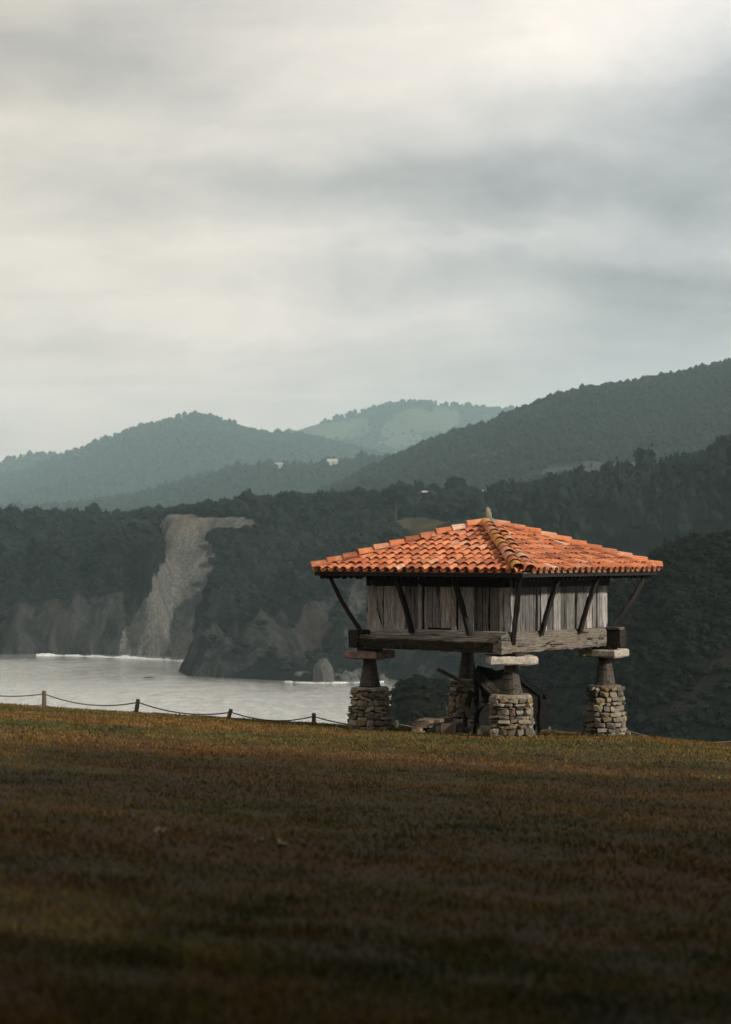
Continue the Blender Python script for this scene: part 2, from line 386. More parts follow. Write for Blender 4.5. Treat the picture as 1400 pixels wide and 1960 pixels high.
def shore_h(x, y):
    x = np.asarray(x, float); y = np.asarray(y, float)
    s0 = coast_dist(x, y)
    px = 700+F*x/np.maximum(y, 1)
    # gullies and buttresses run down the cliffs
    s = s0+9*fbm(x*.022, y*.010, 1, 3)+4.5*fbm(x*.075, y*.03, 2, 3)+1.6*np.abs(fbm(x*.22, y*.1, 6, 2))
    s = np.where(s0 < 2, np.minimum(s, s0+1.5), s)
    scree = sstep(26, 8, np.abs(x+98-(s0-40)*.08))*sstep(1080, 1120, y)*sstep(1320, 1250, y)
    Hc = np.clip(33+34*fbm(x*.022, y*.012, 5, 2)+18*fbm(x*.09, y*.03, 7, 2), 12, 70)
    left = sstep(-70, -110, x)
    toe = sstep(-100, -80, x)*sstep(20, -30, x)*sstep(1110, 1060, y)
    H1 = Hc*(.75+.2*left)
    run1 = 19+9*(1-left)
    top = (HZ-np.interp(px, TOPX, TOPY))/F*1420.0
    zc = -60+H1*np.clip(s/run1, 0, 1)**.8
    run2 = 235+left*30
    u = np.clip((s-run1)/run2, 0, 1)
    rise = top-(-60+H1)
    zs = -60+H1+rise*(1-(1-u)**1.75)
    z = np.where(s < run1, zc, zs)
    # bare landslip: one steep even chute from the plateau rim to the sea
    zscree = -60+74*np.clip(s0/88, 0, 1)**.92+5.0*(np.abs(fbm(x*.07+y*.012, y*.012, 3, 3))-.25)+1.5*fbm(x*.2, y*.08, 13, 3)
    z = z*(1-scree)+np.where(s0 < 95, np.minimum(zscree, 15), np.minimum(z, np.maximum(15, z)))*scree
    z = z+np.where(s0 > 0, 2.2*fbm(x*.035, y*.035, 8, 4), 0)*sstep(2, 30, s0)
    # landslip headwall: a level ledge with a bare bank above it, flush with the wooded flanks
    pn = px+10*fbm(x*.05, y*.05, 12, 2)
    K = sstep(296, 322, pn)*sstep(522, 496, pn)*sstep(1120, 1150, y)*sstep(1420, 1360, y)
    zl = np.where(y < 1238, -60+np.clip((y-1150)/88, 0, 1)**.9*73, 13+5.5*sstep(1239, 1245, y)+(y-1245)*.035)+.8*fbm(x*.12, y*.12, 5, 3)
    z = np.where(s0 > 0, z*(1-K)+np.where((y > 1236) | (px > 404), np.maximum(z, zl), z)*K, z)
    # plateau behind the rim falls away into the valley
    z = z-sstep(1500, 1900, y)*40
    return np.where(s0 <= 0, np.maximum(-66, -60+s0*.8), np.maximum(z, -60+np.clip(s0, 0, 4)*.5))
xs = np.concatenate([np.arange(-420, -260, 8.0), np.arange(-260, 110, 2.3), np.arange(110, 420, 5.0)])
ys = np.concatenate([np.arange(690, 900, 6.0), np.arange(900, 1330, 2.3), np.arange(1330, 1950, 12.0)])
GX, GY = np.meshgrid(xs, ys, indexing='ij')
GZ = shore_h(GX, GY)
gx = np.gradient(GZ, xs, axis=0); gy = np.gradient(GZ, ys, axis=1)
slope = np.hypot(gx, gy)
S0 = coast_dist(GX, GY)
PX = 700+F*GX/GY; PY = HZ-F*GZ/GY
rock = sstep(.75, 1.6, slope+.55*fbm(GX*.05, GY*.05, GZ*.05, 3))*sstep(15, -22, GZ+34*fbm(GX*.028, GZ*.03, 3, 3)+10)
def segd(px, py, pts):
    best = np.full(px.shape, 1e9)
    for (x0, y0, r0), (x1, y1, r1) in zip(pts[:-1], pts[1:]):
        dx, dy = x1-x0, y1-y0
        tt = np.clip(((px-x0)*dx+(py-y0)*dy)/(dx*dx+dy*dy), 0, 1)
        best = np.minimum(best, np.hypot(px-x0-tt*dx, (py-y0-tt*dy))-(r0+tt*(r1-r0)))
    return best
rock = np.maximum(rock, sstep(8, -10, segd(PX, PY, [(398, 1272, 22), (470, 1235, 46), (525, 1190, 38), (560, 1250, 30)])+26*fbm(GX*.05, GZ*.05, 19, 3))*(GY < 1080)*.95)
far_face = GY > 1095
wob = 30*fbm(GX*.06, GZ*.06, 9, 3)+8*fbm(GX*.2, GZ*.2, 2, 2)
sd = segd(PX, PY, [(345, 1008, 26), (375, 1010, 22), (360, 1070, 48), (338, 1150, 46), (300, 1252, 66)])
scree = sstep(9, -9, sd+wob)*far_face*(GY < 1330)
rim = sstep(1236.5, 1238.5, GY+.12*wob)*sstep(1249, 1246, GY)*sstep(306, 318, PX+.3*wob)*sstep(502, 488, PX+.3*wob)
scree = np.maximum(scree, rim*.95)
scree = scree*(1-.9*sstep(.12, .30, fbm(GX*.05, GZ*.08, 21, 3))*sstep(4, -26, sd*-1+10))
meadow = sstep(8, -8, np.hypot((PX-808)/55, (PY-1006)/17)*30-30+wob*.6)*(GY > 990)
pale = np.zeros_like(GZ)
for (a, bq, r) in [((690, 1130), (640, 1200), 7), ((690, 1265), (730, 1290), 12), ((690, 1165), (706, 1215), 14), ((505, 1165), (520, 1200), 8), ((830, 1255), (815, 1290), 8), ((30, 1108), (95, 1112), 8), ((60, 1140), (60, 1225), 5)]:
    pale = np.maximum(pale, sstep(8, -6, segd(PX, PY, [(a[0], a[1], r), (bq[0], bq[1], r)])+wob))
crag = np.clip(np.maximum(rock, scree*.45), 0, 1)*sstep(3, 9, S0)
GZ = GZ+crag*(4.2*(np.abs(fbm(GX*.10, GY*.06, 41, 3))-.2)+2.6*fbm(GX*.26, GY*.22, GZ*.2, 3))
m, t, b = new_mat('far_shore')
def A(t, n): return t.add('ShaderNodeAttribute', attribute_name=n).outputs['Fac']
geo = t.add('ShaderNodeNewGeometry'); pos = geo.outputs['Position']
g1 = t.noise(t.mapping(pos, (1, 1, .35)), .09, 6, .65, .6); g2 = t.noise(pos, .5, 5, .7); g3 = t.noise(pos, .03, 3, .5)
veg = t.mix(t.ramp(g1, [(.35, 0.), (.65, 1.)]), (0.0050, 0.0070, 0.0055), (0.010, 0.0115, 0.008))
rk = t.mix(t.ramp(t.noise(t.mapping(pos, (1, 1, .10)), .13, 6, .7, .8), [(.42, 0.), (.68, 1.)]), (0.012, 0.013, 0.0135), (0.070, 0.066, 0.061))
rk = t.mix(t.math('MULTIPLY', t.ramp(g3, [(.5, 0.), (.62, 1.)]), .6), rk, (0.050, 0.036, 0.032))
sc_ = t.mix(t.ramp(g2, [(.3, 0.), (.7, 1.)]), (0.065, 0.066, 0.063), (0.22, 0.21, 0.19))
sc_ = t.mix(t.math('MULTIPLY', t.ramp(g1, [(.55, 0.), (.7, 1.)]), .6), sc_, (0.09, 0.078, 0.060))
sc_ = t.mix(t.math('MULTIPLY', t.ramp(t.noise(t.mapping(pos, (1, 1, .3), (30, 0, 0)), .16, 5, .7, 1.0), [(.30, 1.), (.42, 0.)]), .7), sc_, (0.028, 0.029, 0.028))
md = t.mix(t.ramp(g2, [(.3, 0.), (.7, 1.)]), (0.095, 0.082, 0.036), (0.135, 0.112, 0.05))
# break the edges of every patch with fine noise
def edge(f): return t.ramp(t.math('ADD', f, t.math('ADD', t.math('MULTIPLY', t.math('SUBTRACT', g2, .5), .8), t.math('MULTIPLY', t.math('SUBTRACT', g1, .5), .9))), [(.42, 0.), (.58, 1.)])
sb = t.noise(t.mapping(pos, (1, 1, .22), (8, 3, 0)), .055, 5, .62, .9)
sc_ = t.mix(t.math('MULTIPLY', t.ramp(sb, [(.36, 1.), (.55, 0.)]), .75), sc_, (0.050, 0.052, 0.048))
sc_ = t.mix(t.math('MULTIPLY', t.ramp(t.noise(pos, .035, 4, .6), [(.55, 0.), (.68, 1.)]), .55), sc_, (0.16, 0.125, 0.085))
c = t.mix(edge(A(t, 'rock')), veg, rk)
c = t.mix(t.math('MULTIPLY', edge(t.math('MULTIPLY', A(t, 'pale'), t.ramp(t.noise(t.mapping(pos, (1, 1, .12)), .22, 5, .7, .8), [(.40, 0.), (.62, 1.)]))), .6), c, t.mix(.5, rk, sc_))
c = t.mix(edge(A(t, 'scree')), c, sc_)
c = t.mix(edge(A(t, 'meadow')), c, md)
t.link(c, b.inputs['Base Color']); b.inputs['Roughness'].default_value = 1.0; b.inputs['Specular IOR Level'].default_value = .05
t.link(t.bump(t.math('ADD', t.noise(pos, .16, 7, .72, .4), t.math('MULTIPLY', g2, .45)), 1.0, 5.0), b.inputs['Normal'])
M['shore'] = m
shore = link('far_shore_cliffs', npmesh('far_shore_cliffs', np.stack([GX, GY, GZ], -1).reshape(-1, 3), gridfaces(len(xs), len(ys)), True,
     attrs=dict(rock=rock.ravel(), scree=scree.ravel(), meadow=meadow.ravel(), pale=pale.ravel())), M['shore'])
tag(shore, kind='structure')
SHORE = dict(xs=xs, ys=ys, Z=GZ, rock=rock, scree=scree, meadow=meadow, s=S0, slope=slope, pale=pale)
def hit_shore(px, py):
    """first ground point of the far shore along the sight line through a photo pixel"""
    Ys = np.arange(900, 1900, 1.0); X_ = (px-700)/F*Ys; zr = (HZ-py)/F*Ys
    zg = shore_h(X_, Ys); k = np.argmax(zg >= zr)
    return Vector((X_[k], Ys[k], zg[k]))
def shore_top(px, y):
    x = (px-700)/F*y; return Vector((x, y, float(shore_h(np.array([x]), np.array([y]))[0])))

# ------------------------------------------------------------------ hills: radial strips with real depth
HILLS = {}
def hill(name, pts, d, front, zf, back, veg1, veg2, field=None, amp=6, nu=150, nv=46, patch=None, nsc=.004, sl=1.3, slant=0.0):
    p = np.array(pts, float)
    us = np.linspace(p[0, 0], p[-1, 0], nu); vs_ = np.linspace(0, 1, nv)
    U, Vv = np.meshgrid(us, vs_, indexing='ij')
    dc = d*(1+slant*(U-700)/700)
    crest = np.interp(U, p[:, 0], p[:, 1])
    Yc = np.where(Vv < .8, dc-front*(1-Vv/.8), dc+back*(Vv-.8)/.2)
    zc = (HZ-crest)/F*dc
    q = np.clip(Vv/.8, 0, 1)
    Zc = np.where(Vv < .8, zf+(zc-zf)*(1-(1-q)**sl), zc-(Vv-.8)/.2*(zc-zf)*.35)
    Xc = (U-700)/F*Yc
    fade = np.clip(1-np.abs(Vv-.8)/.12, 0, 1)
    Zc = Zc+amp*fbm(Xc*nsc, Yc*nsc, 3, 4)*(1-.75*fade)+amp*.5*fbm(Xc*nsc*4, Yc*nsc*4, 1, 3)*(1-.8*fade)
    ppx = 700+F*Xc/Yc; ppy = HZ-F*Zc/Yc
    fm = np.zeros_like(Zc) if patch is None else patch(ppx, ppy, Xc, Yc)
    m, t, b = new_mat(name+'_ground')
    geo = t.add('ShaderNodeNewGeometry'); n1 = t.noise(geo.outputs['Position'], 60.0/d, 5, .6); n2 = t.noise(geo.outputs['Position'], 12.0/d, 4, .6)
    c = t.mix(t.ramp(n1, [(.35, 0.), (.65, 1.)]), veg1, veg2)
    fld = field or (.10, .12, .06)
    f2 = t.mix(t.ramp(n2, [(.42, 0.), (.58, 1.)], 'LINEAR'), fld, tuple(x*.72 for x in fld))
    e = t.ramp(t.math('ADD', A(t, 'field'), t.math('MULTIPLY', t.math('SUBTRACT', n1, .5), .5)), [(.44, 0.), (.56, 1.)])
    t.link(t.mix(e, c, f2), b.inputs['Base Color']); b.inputs['Roughness'].default_value = 1; b.inputs['Specular IOR Level'].default_value = 0.05
    t.link(t.bump(n1, 1.0, d/220.0), b.inputs['Normal'])
    o = link(name, npmesh(name, np.stack([Xc, Yc, Zc], -1).reshape(-1, 3), gridfaces(nu, nv), True, attrs=dict(field=fm.ravel())), m)
    tag(o, kind='structure')
    HILLS[name] = dict(X=Xc, Y=Yc, Z=Zc, f=fm, nu=nu, nv=nv)
    return o
V1, V2 = (0.005, 0.0075, 0.006), (0.010, 0.0125, 0.0085)  # hill ground, lowered too in place of cloud shadow
# near headland right of the granary, falling left to the sea
hill('near_headland', [(830, 1600), (900, 1450), (960, 1335), (1030, 1258), (1100, 1182), (1165, 1125), (1225, 1092), (1262, 1066), (1290, 1048), (1330, 1036), (1400, 1026), (1560, 1012), (1800, 1000)],
     430, 190, -75, 80, (0.0040, 0.006, 0.004), (0.0085, 0.010, 0.005), amp=2.6, nu=140, nv=60, nsc=.03, sl=1.25, slant=.05,  # ground colours darkened in place of cloud shadow
     field=(.014, .0115, .009), patch=lambda px, py, x, y: sstep(14, -10, segd(px, py, [(1260, 1385, 10), (1330, 1330, 14), (1395, 1260, 12)])+14*fbm(x*.1, y*.1, 0, 3))*.8)
hill('bushy_knoll', [(705, 1500), (735, 1420), (745, 1350), (765, 1313), (800, 1298), (842, 1304), (872, 1319), (905, 1340), (1000, 1392), (1080, 1440), (1150, 1500)],
     285, 60, -50, 20, (0.0040, 0.006, 0.004), (0.0085, 0.010, 0.005), amp=.5, nu=60, nv=24, nsc=.08, sl=2.0)
# wooded ridges stepping back into the haze
hill('low_wooded_ridge', [(-200, 990), (100, 975), (240, 958), (330, 935), (400, 912), (490, 893), (560, 898), (640, 893), (720, 884), (800, 890), (900, 905), (1100, 915), (1300, 905), (1600, 880)],
     4600, 1300, 25, 400, V1, V2, amp=20, nu=170, field=(.045, .047, .036),
     patch=lambda px, py, x, y: sstep(.30, .42, fbm(x*.006, y*.004, 7, 3))*sstep(960, 930, py)*sstep(560, 620, px)*sstep(860, 780, px)*.9)
def bpatch(px, py, x, y):
    tr = segd(px, py, [(1120, 840, 1.5), (1135, 850, 2.5), (1150, 862, 1.5)])
    road = np.minimum(segd(px, py, [(1080, 892, .8), (1180, 880, 1.0), (1290, 864, 1.0), (1340, 858, .6)]), tr)
    cl = sstep(.10, .40, fbm(x*.008, y*.005, 4, 3))*sstep(0, 25, -np.hypot((px-1080)/260, (py-885)/42)*60+60)
    return np.maximum(cl*.8, sstep(2.5, -1.0, road))
hill('high_wooded_hill', [(600, 960), (680, 918), (745, 888), (800, 860), (880, 832), (950, 815), (960, 801), (1020, 780), (1080, 757), (1130, 745), (1200, 738), (1290, 722), (1370, 706), (1400, 700), (1500, 680), (1700, 660)],
     3300, 1150, 25, 550, V1, V2, amp=17, nu=190, nv=60, field=(.045, .047, .040), patch=bpatch, nsc=.003, sl=1.15)
hill('rounded_hill', [(-250, 945), (-100, 930), (0, 915), (60, 900), (120, 876), (200, 846), (240, 830), (310, 812), (345, 803), (385, 798), (420, 806), (470, 823), (520, 834), (570, 834), (650, 852), (760, 880), (900, 920)],
     7400, 2300, 25, 900, V1, V2, amp=32, nu=170, nv=46, nsc=.0025, sl=1.15)
hill('low_far_hill', [(-300, 905), (-100, 896), (0, 888), (60, 874), (110, 870), (180, 880), (300, 900), (420, 930)], 8500, 1100, 25, 400, V1, V2, amp=20, nu=90, nv=30, nsc=.003)
def dpatch(px, py, x, y):
    e1 = sstep(22, -12, segd(px, py, [(570, 822, 9), (640, 822, 12), (690, 815, 8)])+14*fbm(x*.006, y*.003, 2, 3))
    e2 = sstep(20, -14, segd(px, py, [(740, 830, 12), (790, 806, 17), (860, 798, 13)])+18*fbm(x*.006, y*.003, 5, 3))
    e3 = sstep(16, -14, segd(px, py, [(720, 850, 5), (800, 840, 6)])+12*fbm(x*.006, y*.003, 9, 3))
    return np.maximum(np.maximum(e1, e2), e3*.9)
hill('far_pasture_hill', [(380, 900), (480, 855), (560, 826), (620, 806), (680, 793), (735, 777), (790, 770), (850, 776), (920, 784), (960, 790), (1000, 789), (1060, 800), (1200, 850)],
     9600, 2000, 50, 600, V1, V2, amp=33, nu=150, nv=50, nsc=.0022, field=(.085, .09, .062), patch=dpatch, sl=1.15)

# ------------------------------------------------------------------ woods (uncountable): merged crowns
def ico(sub):
    import bmesh
    bm = bmesh.new(); bmesh.ops.create_icosphere(bm, subdivisions=sub, radius=1.0)
    V = np.array([v.co[:] for v in bm.verts]); Fc = np.array([[v.index for v in f.verts] for f in bm.faces]); bm.free()
    return V, Fc
ICO1 = ico(1); ICO2 = ico(2)
def crown_template(kind, rng, leaves=50):
    """tri soup in a unit crown: base at z=0, top z=1, radius about .5"""
    V, Fc = (ICO2 if kind not in ('small', 'bush') else ICO1)
    n = fbm(V[:, 0]*1.9+rng.random()*50, V[:, 1]*1.9, V[:, 2]*1.9, 3)
    r = 1+.8*n
    P = V*r[:, None]
    if kind == 'cone':
        zz = (P[:, 2]+1)/2; P[:, 0] *= (1.12-zz*.95); P[:, 1] *= (1.12-zz*.95)
    if kind == 'umbrella':
        P[:, 2] = P[:, 2]*.35+.55
    P = P*np.array([.46, .46, .5])+np.array([0, 0, .5])
    tri = P[Fc].reshape(-1, 3)
    if kind == 'bush': tri = (tri-np.array([0, 0, .35]))*.8+np.array([0, 0, .35])
    if leaves:
        k = rng.integers(0, len(Fc), leaves); c = P[Fc[k]].mean(1)
        out = c-np.array([0, 0, .5]); out /= np.linalg.norm(out, axis=1)[:, None]
        c = c+out*rng.uniform(-.02, .13, (leaves, 1))
        a = rng.normal(size=(leaves, 3, 3))*rng.uniform(.04, .13, (leaves, 1, 1))
        tri = np.concatenate([tri, (c[:, None, :]+a).reshape(-1, 3)])
    return tri
def forest(name, pos, size, mat, kinds, leaves, label, aspect=(.75, 1.1), rng=RNG, tint=(.7, 1.3)):
    n = len(pos); tm = [crown_template(k, rng, leaves) for k in kinds for _ in range(3)]
    pick = rng.integers(0, len(tm), n); out = []; tin = []
    for i, tmp in enumerate(tm):
        sel = np.where(pick == i)[0]
        if len(sel) == 0: continue
        a = rng.uniform(0, 6.283, len(sel)); s = size[sel]; wdt = s*rng.uniform(*aspect, len(sel))
        ca, sa = np.cos(a), np.sin(a)
        x = tmp[None, :, 0]; y = tmp[None, :, 1]; z = tmp[None, :, 2]
        P = np.stack([(x*ca[:, None]-y*sa[:, None])*wdt[:, None], (x*sa[:, None]+y*ca[:, None])*wdt[:, None], z*s[:, None]-.12*s[:, None]+0*x], -1)+pos[sel][:, None, :]
        out.append(P.reshape(-1, 3)); tin.append(np.repeat(rng.uniform(*tint, len(sel)), len(tmp)))
    V = np.concatenate(out); tn = np.concatenate(tin)
    o = link(name, npmesh(name, V, np.arange(len(V)).reshape(-1, 3), False, attrs=dict(tint=tn)), mat)
    return tag(o, label, 'woodland', kind='stuff')
def bil(G, fi, fj):
    i = np.floor(fi).astype(int); j = np.floor(fj).astype(int); a = fi-i; c = fj-j
    return G[i, j]*(1-a)*(1-c)+G[i+1, j]*a*(1-c)+G[i, j+1]*(1-a)*c+G[i+1, j+1]*a*c
def scatter_hill(nm, n, vmin=.1, vmax=.86, crest=.25, rng=RNG, field_thin=.96):
    H = HILLS[nm]; k = int(n*crest)
    u = rng.random(n)*(H['nu']-1.01)
    v = np.concatenate([rng.normal(.8, .006, k), rng.uniform(vmin, vmax, n-k)])*(H['nv']-1.01)
    v = np.clip(v, 0, H['nv']-1.02)
    P = np.stack([bil(H[q], u, v) for q in 'XYZ'], -1)
    keep = rng.random(n) > bil(H['f'], u, v)*field_thin*1.3
    px = 700+F*P[:, 0]/P[:, 1]
    ok = keep & (px > -160) & (px < 1560)
    return P[ok], (np.arange(n) < k)[ok]
# far shore trees on the height field
S = SHORE; n = 52000
fi = RNG.random(n)*(len(S['xs'])-1.01); fj = RNG.random(n)*(len(S['ys'])-1.01)
i0, j0 = np.floor(fi).astype(int), np.floor(fj).astype(int)
X_ = S['xs'][i0]+(fi-i0)*np.diff(S['xs'])[i0]; Y_ = S['ys'][j0]+(fj-j0)*np.diff(S['ys'])[j0]
Zt = bil(S['Z'], fi, fj); rk_ = bil(S['rock'], fi, fj); sc_v = bil(S['scree'], fi, fj); md_ = bil(S['meadow'], fi, fj); ss = bil(S['s'], fi, fj)
px = 700+F*X_/Y_
# uniform in plan, thinned on rock, landslip and meadow
cell = (np.diff(S['xs'])[i0]*np.diff(S['ys'])[j0])/60.0
keep = (RNG.random(n) < np.clip(cell, .26, 1)*1.0) & (ss > 8) & (rk_*1.3 < RNG.random(n)) & (sc_v < .12) & (md_ < .15) & (px > -120) & (px < 1520) & (Y_ < 1560)
py_b = HZ-F*Zt/Y_
keep &= ~((px > 310) & (px < 498) & (py_b > 986) & (py_b < 1034) & (Y_ > 1100) & (Y_ < 1250)) & ~((px > 312) & (px < 408) & (py_b > 986) & (py_b < 1075) & (Y_ > 1000) & (Y_ < 1250)) & ~((np.hypot((px-808)/62, (py_b-1014)/30) < 1) & (Y_ > 960))
keep &= ~((px > 795) & (px < 845) & (Y_ > 1120) & (Y_ < 1345) & (RNG.random(n) < .8)) & ~((px > 905) & (px < 965) & (Y_ > 1180) & (Y_ < 1420) & (RNG.random(n) < .75))
P = np.stack([X_, Y_, Zt], -1)[keep]; px = px[keep]; ss = ss[keep]
conif = (px > 860+60*fbm(P[:, 0]*.02, P[:, 1]*.02, 1, 2)*2) & (RNG.random(len(P)) < .75)
hgt = np.clip(RNG.normal(5.4, 1.7, len(P)), 2.0, 11)*np.where(RNG.random(len(P)) < .06, 1.5, 1.0)*(.45+.55*sstep(12, 70, ss))
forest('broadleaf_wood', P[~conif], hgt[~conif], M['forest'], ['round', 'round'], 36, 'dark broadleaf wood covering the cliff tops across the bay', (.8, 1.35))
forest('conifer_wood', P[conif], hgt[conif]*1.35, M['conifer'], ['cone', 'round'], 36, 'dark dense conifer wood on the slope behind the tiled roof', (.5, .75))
# scrub on the cliff faces
sel = (ss > -50)
n = 16000
fi = RNG.random(n)*(len(S['xs'])-1.01); fj = RNG.random(n)*(len(S['ys'])-1.01)
i0, j0 = np.floor(fi).astype(int), np.floor(fj).astype(int)
X_ = S['xs'][i0]+(fi-i0)*np.diff(S['xs'])[i0]; Y_ = S['ys'][j0]+(fj-j0)*np.diff(S['ys'])[j0]
Zt = bil(S['Z'], fi, fj); ss = bil(S['s'], fi, fj); px = 700+F*X_/Y_
keep = (ss > 10) & (ss < 110) & (bil(S['scree'], fi, fj) < .2) & (bil(S['pale'], fi, fj) < .3) & (bil(S['rock'], fi, fj)*.85 < RNG.random(n)) & (px > -100) & (px < 1000)
P = np.stack([X_, Y_, Zt], -1)[keep]
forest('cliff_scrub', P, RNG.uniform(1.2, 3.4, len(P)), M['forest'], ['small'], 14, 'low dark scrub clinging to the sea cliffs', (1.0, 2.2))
for nm, cnt, s0_, s1_, kinds, lv, lab in [
    ('near_headland', 9000, .5, 1.9, ['bush'], 80, 'dark scrub covering the near headland right of the granary'),
    ('bushy_knoll', 2600, .25, .9, ['bush'], 80, 'dark green scrub covering the rounded knoll under the granary'),
    ('low_wooded_ridge', 7000, 7, 14, ['small', 'cone'], 6, 'hazy wood along the low ridge in the middle distance'),
    ('high_wooded_hill', 15000, 4.6, 9, ['small'], 5, 'hazy conifer forest on the big hill at the right'),
    ('rounded_hill', 9000, 9, 17, ['small'], 4, 'blue hazy forest on the rounded hill at the left'),
    ('low_far_hill', 1500, 11, 22, ['small'], 3, 'pale hazy wood on the low hill at the far left'),
    ('far_pasture_hill', 4200, 11, 23, ['small'], 3, 'pale hazy woods around the pastures on the farthest hill')]:
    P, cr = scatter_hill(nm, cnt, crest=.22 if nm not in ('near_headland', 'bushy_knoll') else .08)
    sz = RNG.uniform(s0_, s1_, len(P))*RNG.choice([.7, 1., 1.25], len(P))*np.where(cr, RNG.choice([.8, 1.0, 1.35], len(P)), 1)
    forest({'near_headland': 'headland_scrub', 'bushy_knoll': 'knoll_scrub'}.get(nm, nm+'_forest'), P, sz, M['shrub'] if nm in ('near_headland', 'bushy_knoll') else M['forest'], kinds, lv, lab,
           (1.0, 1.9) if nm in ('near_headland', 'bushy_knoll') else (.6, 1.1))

# ------------------------------------------------------------------ unseen wood, added right of and behind the viewer to darken the near lawn
def leafy(rng, centre, R, n, leaf):
    d = rng.normal(size=(n, 3)); d /= np.linalg.norm(d, axis=1)[:, None]
    c = np.array(centre)+d*np.array(R)*rng.uniform(.45, 1.0, (n, 1))**.6
    return (c[:, None, :]+rng.normal(size=(n, 3, 3))*leaf).reshape(-1, 3)
def shade_wood():
    rng = np.random.default_rng(3); soup = []
    spots = [(5.4, 2.2, 5.5), (6.8, 3.5, 7.0), (6.2, 6.0, 6.0), (9.5, 8.2, 8.4), (8.6, 10.6, 9.8), (9.6, 12.6, 10.2), (11.2, 10.4, 10.8), (7.4, 8.6, 8.0), (-4.6, -1.5, 6.0), (-6.0, 1.5, 7.5), (-7.5, 5.5, 8.5), (0, -4.5, 7), (12.5, 11.5, 8.5), (10.5, 3.0, 9.0), (13.6, 6.0, 10.5), (8.0, -1.5, 8.0), (13.5, 0.0, 10.0), (17.5, 3.0, 12.0), (4.5, -5.5, 8.5),
             (-1.5, -7.0, 8.5), (-7.0, -5.0, 8.0), (-9.5, 1.0, 7.0), (12.0, -6.0, 10.0), (19.0, -3.0, 12), (-13, -3, 9), (1.5, -11, 10)]
    sparse = [(16.5, 14.5, 12.5), (20.5, 13.0, 14.5), (22.5, 17.5, 16), (25, 14.5, 17), (27.5, 18.5, 18.5), (30, 15.5, 19), (31, 20.5, 20), (18.5, 18.0, 13), (14.0, 15.5, 11), (19.5, 15.5, 14.5), (14.2, 13.0, 9.8), (17.5, 10.8, 11.5), (12.2, 14.2, 8.8), (16.0, 12.6, 11.0), (34, 22.5, 22), (24.5, 21.5, 17), (37, 19, 23)]
    for x, y, h in spots+sparse:
        thin = (x, y, h) in sparse; g = float(ground(x, y))
        for k in range(10):
            fr = rng.uniform(.08, 1.0); a = rng.uniform(0, 6.28); q = rng.uniform(.0, 2.4 if thin else 1.7)
            soup.append(leafy(rng, (x+q*math.cos(a), y+q*math.sin(a), g+h*fr), (1.9, 1.9, 1.7) if thin else (1.5, 1.5, 1.25), int(max(45, 215-(y-13)*19) if thin else 430*(1.3-fr)), .13))
        # trunk
        n = 8; zz = [0, h*.4, h*.8]; rr = [.22, .16, .06]
        ring = [[(x+r*math.cos(6.283*i/n), y+r*math.sin(6.283*i/n), g-.1+z) for i in range(n)] for z, r in zip(zz, rr)]
        for A_, B_ in zip(ring[:-1], ring[1:]):
            for i in range(n):
                j = (i+1) % n; soup.append(np.array([A_[i], A_[j], B_[j], A_[i], B_[j], B_[i]]))
    # leaf canopy added overhead, out of view, to cut sky light on the grass
    for cx, cy_, cz, rx in ((-3.5, 5.0, 7.6, 3.2), (.5, 6.5, 8.2, 3.4), (4.0, 7.5, 8.4, 3.0), (-1.5, 9.5, 8.6, 3.0), (2.5, 11.0, 9.2, 2.8), (0, 1.5, 6.6, 3.4), (-5.5, 9.0, 8.2, 2.6), (5.5, 12.0, 9.6, 2.4)):
        soup.append(leafy(rng, (cx, cy_, cz), (rx, rx, 1.1), 1500, .16))
    V = np.concatenate(soup)
    o = link('added_shade_wood', npmesh('added_shade_wood', V, np.arange(len(V)).reshape(-1, 3), attrs=dict(tint=np.ones(len(V)))), M['leaf'])
    tag(o, 'unseen leafy wood added to shade the near grass', 'woodland', kind='stuff')
shade_wood()

